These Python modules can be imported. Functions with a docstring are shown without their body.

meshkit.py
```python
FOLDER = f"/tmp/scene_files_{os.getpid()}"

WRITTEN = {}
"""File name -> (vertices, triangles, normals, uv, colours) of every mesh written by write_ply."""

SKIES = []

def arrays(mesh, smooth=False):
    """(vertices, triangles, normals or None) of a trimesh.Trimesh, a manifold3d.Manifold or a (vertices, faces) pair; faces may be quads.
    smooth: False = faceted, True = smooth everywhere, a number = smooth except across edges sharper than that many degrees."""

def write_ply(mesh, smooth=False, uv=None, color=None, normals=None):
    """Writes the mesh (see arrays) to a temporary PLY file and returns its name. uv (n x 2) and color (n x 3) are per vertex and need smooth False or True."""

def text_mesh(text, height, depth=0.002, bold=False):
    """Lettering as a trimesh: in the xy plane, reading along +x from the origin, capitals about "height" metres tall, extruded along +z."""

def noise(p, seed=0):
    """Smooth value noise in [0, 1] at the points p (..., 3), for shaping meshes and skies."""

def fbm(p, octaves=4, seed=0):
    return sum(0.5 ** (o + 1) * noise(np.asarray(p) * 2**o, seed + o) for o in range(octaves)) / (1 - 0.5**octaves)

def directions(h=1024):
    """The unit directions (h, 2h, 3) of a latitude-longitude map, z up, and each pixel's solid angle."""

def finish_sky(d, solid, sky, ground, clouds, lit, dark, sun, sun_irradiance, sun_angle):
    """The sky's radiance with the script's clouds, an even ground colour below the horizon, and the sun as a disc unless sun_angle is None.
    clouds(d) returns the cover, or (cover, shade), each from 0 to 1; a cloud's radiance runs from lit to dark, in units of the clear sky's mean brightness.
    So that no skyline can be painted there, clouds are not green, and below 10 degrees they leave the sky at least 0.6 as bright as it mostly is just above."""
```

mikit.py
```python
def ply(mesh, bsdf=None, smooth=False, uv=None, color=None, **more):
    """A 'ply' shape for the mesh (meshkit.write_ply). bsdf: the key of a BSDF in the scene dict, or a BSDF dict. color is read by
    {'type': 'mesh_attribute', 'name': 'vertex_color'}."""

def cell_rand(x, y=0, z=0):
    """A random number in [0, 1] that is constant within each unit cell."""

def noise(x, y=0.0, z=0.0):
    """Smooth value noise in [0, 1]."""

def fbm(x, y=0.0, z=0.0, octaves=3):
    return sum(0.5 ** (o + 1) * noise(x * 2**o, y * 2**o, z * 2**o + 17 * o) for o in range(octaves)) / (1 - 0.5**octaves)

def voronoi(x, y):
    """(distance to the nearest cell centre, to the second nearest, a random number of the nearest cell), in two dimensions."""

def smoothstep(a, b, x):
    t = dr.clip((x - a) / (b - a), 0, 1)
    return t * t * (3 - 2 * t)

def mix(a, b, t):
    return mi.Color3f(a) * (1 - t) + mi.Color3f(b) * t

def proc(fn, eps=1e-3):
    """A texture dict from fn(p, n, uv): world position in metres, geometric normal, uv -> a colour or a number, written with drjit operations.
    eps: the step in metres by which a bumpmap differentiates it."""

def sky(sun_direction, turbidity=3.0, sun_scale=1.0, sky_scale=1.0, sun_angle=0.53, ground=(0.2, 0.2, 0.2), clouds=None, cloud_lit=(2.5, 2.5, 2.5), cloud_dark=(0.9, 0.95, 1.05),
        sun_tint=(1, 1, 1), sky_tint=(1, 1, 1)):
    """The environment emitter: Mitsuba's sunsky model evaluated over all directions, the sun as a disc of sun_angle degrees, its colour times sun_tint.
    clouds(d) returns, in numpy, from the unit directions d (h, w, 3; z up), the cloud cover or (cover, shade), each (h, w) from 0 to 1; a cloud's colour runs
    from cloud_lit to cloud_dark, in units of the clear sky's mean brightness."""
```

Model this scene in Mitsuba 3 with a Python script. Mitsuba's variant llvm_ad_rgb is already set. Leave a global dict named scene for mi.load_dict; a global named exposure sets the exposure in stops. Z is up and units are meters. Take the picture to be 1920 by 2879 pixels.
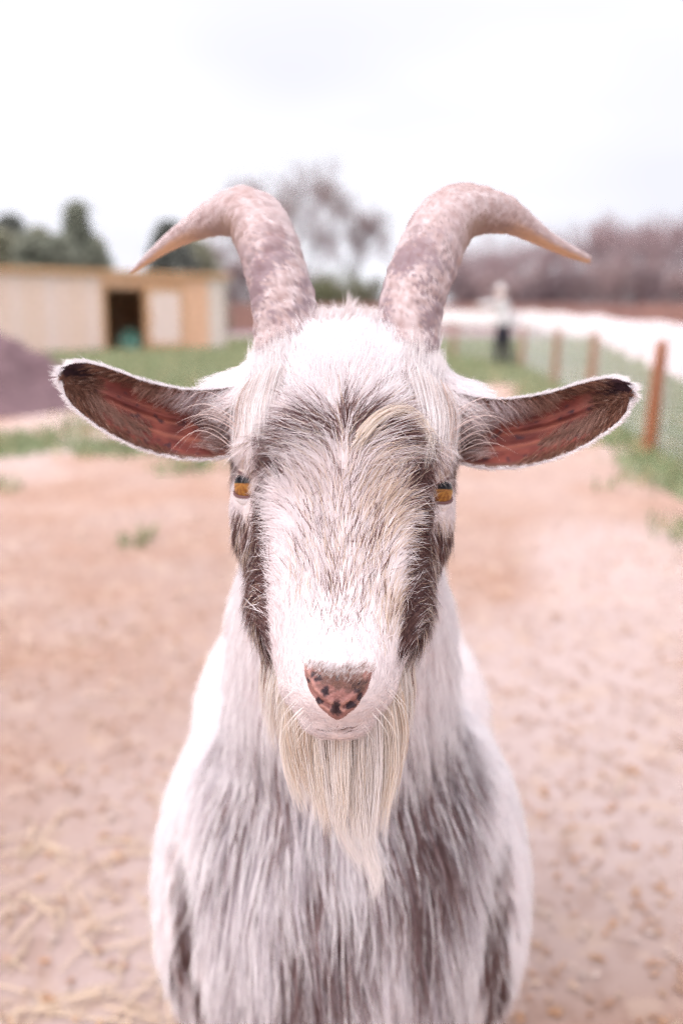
import math, random
import numpy as np
import trimesh, manifold3d
import drjit as dr
import mitsuba as mi
import mikit, meshkit
from mikit import proc, smoothstep, mix
from scipy.spatial import cKDTree

T = mi.ScalarTransform4f
scene, labels = {}, {}
PI = math.pi
RNG = np.random.default_rng(11)

# ------------------------------------------------------------------ camera, sky, exposure
CAM = np.array([0.0, 0.0, 1.10])
PITCH = math.radians(11.15)
FWD = np.array([0.0, math.cos(PITCH), -math.sin(PITCH)])
scene['camera'] = {'type': 'thinlens', 'fov': 37.85, 'fov_axis': 'x', 'aperture_radius': 0.0048, 'focus_distance': 0.618,
                   'near_clip': 0.02, 'far_clip': 2000.0,
                   'to_world': T().look_at(origin=CAM.tolist(), target=(CAM + FWD).tolist(), up=[0, 0, 1])}


def overcast(d):
    """A closed, softly banded cloud deck: full cover, grey-lavender folds; thinner and brighter towards the hidden sun overhead, as overcast skies are."""
    q = d / (np.abs(d[..., 2:3]) + 0.22)
    a = meshkit.fbm(np.stack([q[..., 0] * 0.9 + 3.1, q[..., 1] * 0.9, q[..., 2] * 0 + 0.5], -1), 4, 5)
    b = meshkit.fbm(np.stack([q[..., 0] * 0.45, q[..., 1] * 1.4 + 7.0, q[..., 2] * 0 + 2.5], -1), 4, 9)
    fold = np.clip((0.6 * a + 0.4 * b - 0.36) / 0.28, 0, 1)
    return np.ones(d.shape[:2]), np.clip(0.30 + 0.70 * fold, 0, 1)


scene['sky'] = mikit.sky((-0.34, -0.42, 0.84), turbidity=3, sun_scale=0.3, sun_angle=75, sun_tint=(0.92, 0.96, 1.23), clouds=overcast,
                         cloud_lit=(1.11, 1.115, 1.185), cloud_dark=(0.86, 0.865, 0.955), ground=(0.3, 0.25, 0.23))
exposure = 3.45


# ------------------------------------------------------------------ helpers
def tag(key, label=None, category=None, group=None, kind=None):
    e = labels.setdefault(key, {})
    for k, v in (('label', label), ('category', category), ('group', group), ('kind', kind)):
        if v:
            e[k] = v
    return key


def free(name):
    """name, or name_001, name_002 ... when taken as a key or as the start of one."""
    def taken(k):
        return k in scene or k in labels or any(x.startswith(k + '__') for x in scene)
    if not taken(name):
        return name
    n = 1
    while taken(f'{name}_{n:03d}'):
        n += 1
    return f'{name}_{n:03d}'


def put(name, shape, holder=None):
    key = free(f'{holder}__{name}' if holder else name)
    scene[key] = shape
    return key


def raw_ply(v, f, n, color, bsdf):
    return {'type': 'ply', 'filename': meshkit.write_ply((v, f), False, None, color, normals=n), 'face_normals': False, 'bsdf': {'type': 'ref', 'id': bsdf}}


def principled(color, rough=0.8, **more):
    return {'type': 'twosided', 'bsdf': {'type': 'principled', 'base_color': {'type': 'rgb', 'value': list(color)} if isinstance(color, tuple) else color,
                                         'roughness': rough, 'specular': 0.06, **more}}


VC = {'type': 'mesh_attribute', 'name': 'vertex_color'}


def P3(p, s, o=0.0):
    return p.x * s + o, p.y * s + o * 1.7, p.z * s - o


# ------------------------------------------------------------------ materials
def soil_color(p, n, uv):
    big = mikit.fbm(p.x * 0.55 + 3.0, p.y * 0.4, 0.3, 3)
    mid = mikit.fbm(p.x * 3.1, p.y * 2.6 + 5.0, 1.3, 3)
    fine = mikit.fbm(p.x * 26.0, p.y * 26.0, 2.0, 3)
    c = mix((0.355, 0.27, 0.24), (0.32, 0.205, 0.155), smoothstep(0.34, 0.66, 0.5 * big + 0.5 * mid))
    c = mix(c, (0.42, 0.34, 0.32), smoothstep(0.50, 0.70, mikit.fbm(p.x * 0.8 - 9.0, p.y * 0.45, 4.0, 3)))
    c = mix(c, (0.24, 0.15, 0.11), 0.35 * smoothstep(0.50, 0.74, fine))
    c = mix(c, (0.43, 0.33, 0.27), 0.6 * smoothstep(0.60, 0.76, mikit.fbm(p.x * 19.0 + 4.0, p.y * 19.0, 7.0, 2)))
    return c


def turf_base(p, n, uv):
    a = mikit.fbm(p.x * 0.35, p.y * 0.22, 0.7, 3)
    b = mikit.fbm(p.x * 2.2, p.y * 1.8, 3.7, 3)
    return mix(mix((0.17, 0.20, 0.115), (0.24, 0.25, 0.17), smoothstep(0.35, 0.65, a)), (0.26, 0.22, 0.18), 0.5 * smoothstep(0.5, 0.72, b))


scene['mat_soil'] = principled(proc(soil_color), 0.95)
scene['mat_turf'] = principled(proc(turf_base), 0.95)
scene['mat_vc'] = principled(VC, 0.85)
scene['mat_vc_soft'] = principled(VC, 0.6, specular=0.1)
scene['mat_leaf'] = {'type': 'principledthin', 'base_color': VC, 'roughness': 0.8, 'diff_trans': 0.5, 'spec_trans': 0.0, 'eta': 1.15}
scene['mat_hair'] = {'type': 'principledthin', 'base_color': VC, 'roughness': 0.6, 'diff_trans': 0.75, 'spec_trans': 0.0, 'eta': 1.12}


# ------------------------------------------------------------------ ground
def terrain_sheet(z0, rmax, bump, seed, hole=None):
    r = np.concatenate([np.linspace(0.0, 6, 110), 6 * (rmax / 6) ** (np.arange(1, 60) / 59.0)])
    th = np.linspace(0, 2 * PI, 181)[:-1]
    R, A = np.meshgrid(r, th, indexing='ij')
    x, y = R * np.sin(A), R * np.cos(A) + 1.0
    w = np.clip(1 - R / 40, 0, 1)
    z = z0 + bump * w * (meshkit.fbm(np.stack([x * 2.2, y * 2.2, x * 0], -1), 4, seed) - 0.5)
    nr, na = R.shape
    i, j = np.meshgrid(np.arange(nr - 1), np.arange(na), indexing='ij')
    a, b, c, d = i * na + j, (i + 1) * na + j, (i + 1) * na + (j + 1) % na, i * na + (j + 1) % na
    f = np.vstack([np.stack([a.ravel(), c.ravel(), b.ravel()], 1), np.stack([a.ravel(), d.ravel(), c.ravel()], 1)])
    return np.stack([x.ravel(), y.ravel(), z.ravel()], 1), f


gv, gf = terrain_sheet(0.0, 900.0, 0.05, 3)
put('ground', mikit.ply((gv, gf), 'mat_soil', smooth=True))
tag('ground', kind='structure', label='pinkish beige bare soil of the yard')


def ground_z(x, y):
    R = np.hypot(x, y - 1.0)
    return 0.05 * np.clip(1 - R / 40, 0, 1) * (meshkit.fbm(np.stack([x * 2.2, y * 2.2, x * 0], -1), 4, 3) - 0.5)


FENCE = [(2.15, 4.2), (2.50, 7.9), (2.96, 11.8), (3.38, 15.7), (3.86, 21.4), (3.10, 27.5)]


def fence_x(y):
    f = np.array(FENCE)
    return np.interp(y, f[:, 1], f[:, 0])


def grass_mask(x, y):
    n1 = meshkit.fbm(np.stack([x * 0.8, y * 0.5, x * 0 + 3], -1), 3, 21)
    n2 = meshkit.fbm(np.stack([x * 2.0, y * 1.1, x * 0 + 8], -1), 3, 22)
    lawn = np.clip((y + (n1 - 0.5) * 6 - 12.6) / 2.0, 0, 1)
    half = np.clip((17.6 - y) / 7.5, 0, 1) ** 0.7 * 1.15
    path = np.clip(1.6 - np.abs(x - (1.35 + 0.09 * y) - (n2 - .5) * 0.5) / np.maximum(half, 1e-3), 0, 1) * (y < 17.6)
    m = lawn * (1 - np.clip(path * 2, 0, 1))
    for cx, cy, rx, ry, s in ((-2.75, 8.4, 0.55, 0.7, 1.0), (-1.75, 8.2, 0.75, 0.6, .95), (-1.12, 7.15, 0.28, 0.28, 1.0), (-2.5, 9.9, .6, .4, .6), (-2.55, 6.3, 0.32, 0.2, .6), (-1.2, 9.2, .4, .35, .7),
                              (-1.02, 4.75, 0.13, 0.1, .6), (-2.0, 10.8, .9, .5, .6)):
        m = np.maximum(m, s * np.clip(1.35 - np.hypot((x - cx) / rx, (y - cy) / ry) + (n2 - .5) * 1.5, 0, 1))
    m = np.maximum(m, np.clip(1.0 + (x - fence_x(y) + 0.16 + 0.35 * np.clip((y - 8) / 4, 0, 1) + (n2 - .5) * 0.9) / 0.4, 0, 1) * (x > 0))
    return np.clip(m, 0, 1)


def near_grass():
    """Turf of single blades: dense by the fence and in the worn patches, thinner towards the shed."""
    rng = np.random.default_rng(5)
    y = 4.0 + 46.0 * rng.random(115000) ** 1.35
    x = (rng.random(len(y)) * 2 - 1) * (0.8 + y * 0.42)
    keep = rng.random(len(y)) < grass_mask(x, y) ** 1.3
    x, y = x[keep], y[keep]
    n = len(x)
    lift = np.where(y < 11, 1.0, 1.25)
    h = (0.05 + 0.07 * rng.random(n)) * lift
    w = 0.005 + 0.005 * rng.random(n) + 0.0009 * y
    a = rng.random(n) * 2 * PI
    lean = (rng.random((n, 2)) - 0.5) * h[:, None] * 1.6
    z = ground_z(x, y)
    s = np.stack([np.cos(a) * w, np.sin(a) * w], 1)
    p = np.stack([x, y], 1)
    v = np.empty((n, 5, 3))
    v[:, 0] = np.column_stack([p - s, z - .004]); v[:, 1] = np.column_stack([p + s, z - .004])
    v[:, 2] = np.column_stack([p - s * .8 + lean * .4, z + h * .6]); v[:, 3] = np.column_stack([p + s * .8 + lean * .4, z + h * .6])
    v[:, 4] = np.column_stack([p + lean, z + h])
    f = (np.arange(n)[:, None, None] * 5 + np.array([[0, 1, 3], [0, 3, 2], [2, 3, 4]])).reshape(-1, 3)
    mixk = meshkit.fbm(np.stack([x * 0.7, y * 0.4, x * 0], -1), 3, 31)[:, None] * 0.7 + rng.random((n, 1)) * 0.5
    c = np.array([0.18, 0.265, 0.12]) * (1 - mixk) + np.array([0.37, 0.40, 0.26]) * mixk
    dry = rng.random((n, 1)) < 0.15
    c = np.where(dry, np.array([0.5, 0.42, 0.26]), c)
    c = np.repeat(c[:, None, :], 5, 1)
    return v.reshape(-1, 3), f, c.reshape(-1, 3)


v, f, c = near_grass()
put('grass', mikit.ply((v, f), 'mat_leaf', color=c))
tag('grass', 'short pale green grass growing in patches beside the yard and lawn', 'grass', kind='stuff')


def turf_sheet():
    """The thin sod under the blades, cut out of a grid where grass grows."""
    xs = np.linspace(-45, 60, 300)
    ys = np.concatenate([np.linspace(4, 20, 130), np.linspace(20.4, 60, 60)])
    X, Y = np.meshgrid(xs, ys)
    m = grass_mask(X.ravel(), Y.ravel()).reshape(X.shape)
    Z = ground_z(X.ravel(), Y.ravel()).reshape(X.shape) + 0.005
    idx = np.arange(X.size).reshape(X.shape)
    on = (m[:-1, :-1] + m[1:, :-1] + m[:-1, 1:] + m[1:, 1:]) / 4 > 0.55
    a, b, c_, d = idx[:-1, :-1][on], idx[:-1, 1:][on], idx[1:, 1:][on], idx[1:, :-1][on]
    f = np.vstack([np.stack([a, b, c_], 1), np.stack([a, c_, d], 1)])
    return np.stack([X.ravel(), Y.ravel(), Z.ravel()], 1), f


put('turf', mikit.ply(turf_sheet(), 'mat_turf', smooth=True))
tag('turf', kind='structure')


def straw_litter():
    """Straw stalks and wood chips lying on the soil."""
    rng = np.random.default_rng(8)
    V, F, C, at = [], [], [], 0
    n = 13000
    y = 0.3 + 5.2 * rng.random(n) ** 2.1
    x = rng.normal(0, 1, n) * (0.75 + y * 0.30)
    stalk = rng.random(n) < np.where((x < -0.1) & (x > -1.6) & (y < 2.0), .42, .015)
    L = np.where(stalk, 0.05 + 0.10 * rng.random(n), 0.007 + 0.016 * rng.random(n))
    W = np.where(stalk, 0.0025 + 0.003 * rng.random(n), 0.004 + 0.006 * rng.random(n))
    a = rng.random(n) * PI
    tilt = (rng.random(n) - .5) * 0.25
    z = ground_z(x, y) + 0.004
    dx = np.stack([np.cos(a) * np.cos(tilt), np.sin(a) * np.cos(tilt), np.sin(tilt)], 1) * L[:, None] / 2
    sx = np.stack([-np.sin(a), np.cos(a), a * 0], 1) * W[:, None] / 2
    h = np.stack([a * 0, a * 0, W * 0.5], 1)
    p = np.stack([x, y, z + np.abs(dx[:, 2]) + .002], 1)
    corners = [p - dx - sx, p + dx - sx, p + dx + sx, p - dx + sx, p - dx - sx * .5 + h, p + dx - sx * .5 + h, p + dx + sx * .5 + h, p - dx + sx * .5 + h]
    v = np.stack(corners, 1)
    box = np.array([[4, 5, 6], [4, 6, 7], [0, 1, 5], [0, 5, 4], [2, 3, 7], [2, 7, 6], [1, 2, 6], [1, 6, 5], [3, 0, 4], [3, 4, 7]])
    f = (np.arange(n)[:, None, None] * 8 + box).reshape(-1, 3)
    pal = np.array([[.42, .26, .16], [.36, .22, .15], [.38, .25, .18], [.44, .30, .20], [.48, .37, .29], [.40, .23, .13], [.48, .40, .36]])
    pale = np.array([.56, .45, .34])
    pick = np.where(stalk[:, None], pale, pal[rng.integers(0, len(pal), n)])
    c = np.repeat(pick[:, None, :] * (0.85 + 0.3 * rng.random((n, 1, 1))), 8, 1)
    return v.reshape(-1, 3), f, c.reshape(-1, 3)


v, f, c = straw_litter()
put('straw', mikit.ply((v, f), 'mat_vc', color=c))
tag('straw', 'loose straw stalks and wood chips scattered over the bare soil', 'straw', kind='stuff')
#SETTING_END
# ------------------------------------------------------------------ far field, soil heap
def sheet(x0, x1, y0, y1, z, n=24):
    xs, ys = np.linspace(x0, x1, n), np.linspace(y0, y1, n)
    X, Y = np.meshgrid(xs, ys)
    idx = np.arange(n * n).reshape(n, n)
    f = np.vstack([np.stack([idx[:-1, :-1].ravel(), idx[:-1, 1:].ravel(), idx[1:, 1:].ravel()], 1), np.stack([idx[:-1, :-1].ravel(), idx[1:, 1:].ravel(), idx[1:, :-1].ravel()], 1)])
    return np.stack([X.ravel(), Y.ravel(), np.full(X.size, z)], 1), f


scene['mat_plough'] = principled(proc(lambda p, n, uv: mix((0.20, 0.155, 0.175), (0.28, 0.22, 0.23), mikit.fbm(p.x * 0.4, p.y * 1.7, 0.0, 3))), 0.95)
put('ploughed_field', mikit.ply(sheet(-60, 120, 47, 130, 0.012), 'mat_plough', smooth=True))
tag('ploughed_field', kind='structure')


def soil_heap():
    nr, na = 60, 140
    r, a = np.linspace(0, 1, nr) ** .8, np.linspace(0, 2 * PI, na + 1)[:-1]
    R, A = np.meshgrid(r, a, indexing='ij')
    rad = 2.15 * (1 + .10 * np.sin(3 * A + 1) + .05 * np.sin(7 * A))
    x, y = -5.25 + R * rad * np.cos(A), 12.3 + R * rad * 1.1 * np.sin(A)
    p = np.stack([x, y, 0 * x], -1)
    z = 1.62 * (1 - R) ** 1.0 + (meshkit.fbm(p * 3.0, 4, 61) - .5) * .34 * np.minimum(1, (1 - R) * 4) + (meshkit.fbm(p * 14.0, 2, 62) - .5) * .10 * (1 - R) ** .3 - .02
    v = np.stack([x, y, z], -1).reshape(-1, 3)
    idx = np.arange(nr * na).reshape(nr, na); nx = np.roll(idx, -1, 1)
    f = np.vstack([np.stack([idx[:-1].ravel(), idx[1:].ravel(), nx[1:].ravel()], 1), np.stack([idx[:-1].ravel(), nx[1:].ravel(), nx[:-1].ravel()], 1)])
    return v, f


scene['mat_heap'] = principled(proc(lambda p, n, uv: mix((0.135, 0.085, 0.10), (0.24, 0.165, 0.175), mikit.fbm(p.x * 4.0, p.y * 4.0, p.z * 4.0, 4))), 0.95)
put('soil_heap', mikit.ply(soil_heap(), 'mat_heap', smooth=True))
tag('soil_heap', 'heap of dark purplish compost at the left edge of the yard', 'soil heap')


# ------------------------------------------------------------------ shed
def box_at(o, ex, ey, x0, x1, y0, y1, z0, z1, bevel=0.0):
    """A box in a frame on the ground: o, unit vectors ex, ey."""
    ex, ey = np.append(ex, 0.0), np.append(ey, 0.0)
    o = np.append(o, 0.0)
    if bevel:
        pts = []
        for sx in (0, 1):
            for sy in (0, 1):
                for sz in (0, 1):
                    for k in range(3):
                        b = [bevel] * 3
                        b[k] = 0
                        pts.append([(x0 + b[0], x1 - b[0])[sx], (y0 + b[1], y1 - b[1])[sy], (z0 + b[2], z1 - b[2])[sz]])
        m = trimesh.convex.convex_hull(np.array(pts))
        v, f = np.array(m.vertices), np.array(m.faces)
    else:
        m = trimesh.creation.box(bounds=[[x0, y0, z0], [x1, y1, z1]])
        v, f = np.array(m.vertices), np.array(m.faces)
    w = o + v[:, :1] * ex + v[:, 1:2] * ey + v[:, 2:3] * np.array([0, 0, 1.0])
    if np.dot(np.cross(ex, ey), [0, 0, 1]) < 0:
        f = f[:, ::-1]
    return trimesh.Trimesh(w, f, process=False)


def wood(c1, c2, s=1.0):
    return principled(proc(lambda p, n, uv: mix(c1, c2, mikit.fbm(p.x * 9.0 * s, p.y * 9.0 * s, p.z * 1.3 * s, 3))), 0.7)


for i, (a, b) in enumerate((((.81, .62, .54), (.84, .68, .61)), ((.82, .66, .61), (.85, .71, .66)), ((.80, .60, .50), (.83, .66, .57)))):
    scene[f'mat_board_{i}'] = wood(a, b)
for i, (a, b) in enumerate((((.82, .53, .37), (.85, .59, .44)), ((.80, .49, .33), (.84, .55, .39)))):
    scene[f'mat_warm_board_{i}'] = wood(a, b)
scene['mat_trim'] = wood((.58, .34, .18), (.64, .40, .23))
scene['mat_pale_trim'] = wood((.74, .64, .58), (.78, .70, .66))
scene['mat_inside'] = wood((.66, .44, .30), (.72, .50, .35))
scene['mat_roof'] = principled(proc(lambda p, n, uv: mix((.20, .17, .15), (.27, .22, .19), mikit.fbm(p.x * 5.0, p.y * 5.0, 0.0, 3))), 0.9)

SO = np.array([-3.95, 34.5]); SE = np.array([-.727, -.686]); SN = np.array([-.686, .727])   # right front corner, along the front, into the shed
SL, SD, SH = 11.0, 4.2, 2.36
DOOR0, DOOR1, DOORH = 3.20, 4.58, 1.93
shed = 'timber_shed'
tag(shed, 'long pale timber shed with a dark open doorway', 'shed')
# floor, back, ends, lining: dark inside
for nm, b in (('floor', (0.06, SL - .06, .06, SD - .06, 0.0, .06)), ('back_wall', (0.0, SL, SD - .05, SD, 0.06, SH - .25)), ('end_wall', (0.0, .05, .045, SD - .051, 0.06, SH - .2)), ('end_wall', (SL - .05, SL, .045, SD - .051, 0.06, SH - .2))):
    put(nm, mikit.ply(box_at(SO, SE, SN, *b), 'mat_inside'), shed)
for b in ((.051, DOOR0, .024, .044, .061, SH - .12), (DOOR1, SL - .051, .024, .044, .061, SH - .12), (DOOR0 + .001, DOOR1 - .001, .024, .044, DOORH, SH - .12)):
    put('lining', mikit.ply(box_at(SO, SE, SN, *b), 'mat_inside'), shed)
t, i = 0.0, 0
srng = random.Random(4)
while t < SL - .05:
    w = .168
    mt = f'mat_board_{srng.randrange(3)}' if t > DOOR1 else f'mat_warm_board_{srng.randrange(2)}'
    if t < .55:
        mt = 'mat_pale_trim'
    z0 = DOORH if (t + w > DOOR0 and t < DOOR1) else .06 + srng.random() * .02
    put('wall__board', mikit.ply(box_at(SO, SE, SN, t + .004, min(t + w, SL) - .004, srng.random() * .004, .022, z0, SH, .004), mt), shed)
    t += w
labels[shed + '__wall'] = {}
# door posts, head, sliding leaf with its frame, fascia, roof
put('door_frame', mikit.ply(box_at(SO, SE, SN, DOOR0 - .11, DOOR0, -.03, .0, .05, DOORH + .10, .006), 'mat_trim'), shed)
put('door_frame', mikit.ply(box_at(SO, SE, SN, DOOR1, DOOR1 + .10, -.03, .0, .05, DOORH + .10, .006), 'mat_trim'), shed)
put('door_frame', mikit.ply(box_at(SO, SE, SN, 1.62, DOOR1 + .12, -.055, -.001, DOORH + .101, DOORH + .19, .006), 'mat_trim'), shed)
dk = put('door', mikit.ply(box_at(SO, SE, SN, 1.86, 3.02, -.06, -.03, .12, DOORH + .05, .004), 'mat_board_1'), shed)
for b in ((1.74, 1.86, -.085, -.03, .10, DOORH + .08), (3.02, 3.12, -.085, -.03, .10, DOORH + .08), (1.861, 3.019, -.085, -.061, .10, .24), (1.861, 3.019, -.085, -.061, DOORH - .06, DOORH + .08)):
    put('door__frame', mikit.ply(box_at(SO, SE, SN, *b, .006), 'mat_trim'), shed)
put('door__handle', mikit.ply(box_at(SO, SE, SN, 2.94, 2.975, -.115, -.086, .95, 1.15, .006), 'mat_inside'), shed)
tag(dk, 'sliding door slid open to the right')
put('inner_door', mikit.ply(box_at(SO + SE * (DOOR1 - .03) + SN * .07, SN * .9 - SE * .43, SE * .9 + SN * .43, .0, .62, .0, .035, .08, 1.25, .004), 'mat_inside'), shed)
put('fascia', mikit.ply(box_at(SO, SE, SN, -.18, SL + .18, -.145, -.115, SH - .02, SH + .13, .006), 'mat_trim'), shed)
rv = []
for a, b, z in ((-.2, -.112, SH + .05), (SL + .2, -.112, SH + .05), (SL + .2, SD + .2, SH - .12), (-.2, SD + .2, SH - .12)):
    p = SO + SE * a + SN * b
    rv += [[p[0], p[1], z], [p[0], p[1], z + .06]]
put('roof', mikit.ply(trimesh.convex.convex_hull(np.array(rv)), 'mat_roof'), shed)


def lathe(profile, n=40):
    p = np.array(profile, float)
    a = np.linspace(0, 2 * PI, n + 1)[:-1]
    v = np.stack([p[:, :1] * np.cos(a), p[:, :1] * np.sin(a), np.repeat(p[:, 1:2], n, 1)], -1).reshape(-1, 3)
    idx = np.arange(len(p) * n).reshape(len(p), n); nx = np.roll(idx, -1, 1)
    f = np.vstack([np.stack([idx[:-1].ravel(), nx[:-1].ravel(), nx[1:].ravel()], 1), np.stack([idx[:-1].ravel(), nx[1:].ravel(), idx[1:].ravel()], 1)])
    return v, f


# round teal tub lying against the doorway
scene['mat_teal'] = principled((.17, .33, .28), .5)
tv, tf = lathe([(0.0, 0.0), (.20, 0.0), (.245, .05), (.27, .30), (.285, .315), (.285, .335), (.262, .335), (.24, .06), (0.0, .03)])
tilt = math.radians(72)
Rx = np.array([[1, 0, 0], [0, math.cos(tilt), -math.sin(tilt)], [0, math.sin(tilt), math.cos(tilt)]])
yaw = math.radians(35)
Rz = np.array([[math.cos(yaw), -math.sin(yaw), 0], [math.sin(yaw), math.cos(yaw), 0], [0, 0, 1]])
tp = SO + SE * 4.12 - SN * .42
put('tub', mikit.ply((tv @ (Rz @ Rx).T + np.array([tp[0], tp[1], .30]), tf), 'mat_teal', smooth=35), 'feed_tub')
hv = np.stack([.055 * np.cos(np.linspace(0, PI, 14)), 0 * np.linspace(0, 1, 14), .055 * np.sin(np.linspace(0, PI, 14))], 1)


def tube(points, radii, sides=6):
    p = np.asarray(points, float)
    radii = np.broadcast_to(np.asarray(radii, float), (len(p),))
    t = np.gradient(p, axis=0)
    t /= np.linalg.norm(t, axis=1, keepdims=True) + 1e-12
    a = np.cross(t, np.where(np.abs(t[:, 2:]) < 0.9, [0, 0, 1.0], [1.0, 0, 0]))
    a /= np.linalg.norm(a, axis=1, keepdims=True) + 1e-12
    b = np.cross(t, a)
    ang = np.arange(sides) * 2 * PI / sides
    v = (p[:, None] + radii[:, None, None] * (np.cos(ang)[None, :, None] * a[:, None] + np.sin(ang)[None, :, None] * b[:, None])).reshape(-1, 3)
    i, j = np.meshgrid(np.arange(len(p) - 1), np.arange(sides), indexing='ij')
    q = np.stack([i * sides + j, i * sides + (j + 1) % sides, (i + 1) * sides + (j + 1) % sides, (i + 1) * sides + j], -1).reshape(-1, 4)
    caps = [[0, k + 1, k] for k in range(1, sides - 1)]
    e = (len(p) - 1) * sides
    caps += [[e, e + k, e + k + 1] for k in range(1, sides - 1)]
    return v, np.vstack([q[:, [0, 1, 2]], q[:, [0, 2, 3]], np.array(caps)])


def join(ms):
    V, F, at = [], [], 0
    for v, f in ms:
        V.append(v); F.append(np.asarray(f) + at); at += len(v)
    return np.vstack(V), np.vstack(F)


for s in (-1, 1):
    v, f = tube(hv * [1, 1, 1] + [0, s * .285, .25], .012)
    put('handle', mikit.ply((v @ (Rz @ Rx).T + np.array([tp[0], tp[1], .30]), f), 'mat_teal', smooth=True), 'feed_tub')
tag('feed_tub', 'round teal plastic tub tipped in the shed doorway', 'tub')

# ------------------------------------------------------------------ wire fence with a white strip
fence = 'wire_fence'
tag(fence, 'wire mesh fence on brown posts with a white netting strip along its top', 'fence')
for i, (a, b) in enumerate((((.26, .10, .055), (.34, .155, .085)), ((.30, .165, .10), (.38, .22, .145)))):
    scene[f'mat_post_{i}'] = wood(a, b, 1.6)
frng = np.random.default_rng(31)
for i, (x, y) in enumerate(FENCE):
    n = 14
    lean = np.array([.055 + .02 * frng.normal(), 0.0])
    zs = np.array([-.1, .3, .6, .86, .90, .915])
    rs = np.array([.056, .054, .053, .052, .046, .03])
    pts = np.stack([x - .05 + lean[0] * zs / .9, y + 0 * zs, zs], 1)
    put('post', mikit.ply(tube(pts, rs, 16), f'mat_post_{0 if i < 2 else 1 if i < 4 else 0}', smooth=40), fence)
FP = np.array(FENCE + [(-2.0, 30.5)])
dist = np.concatenate([[0], np.cumsum(np.linalg.norm(np.diff(FP, axis=0), axis=1))])


def along(t):
    return np.stack([np.interp(t, dist, FP[:, 0]), np.interp(t, dist, FP[:, 1])], -1)


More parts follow.
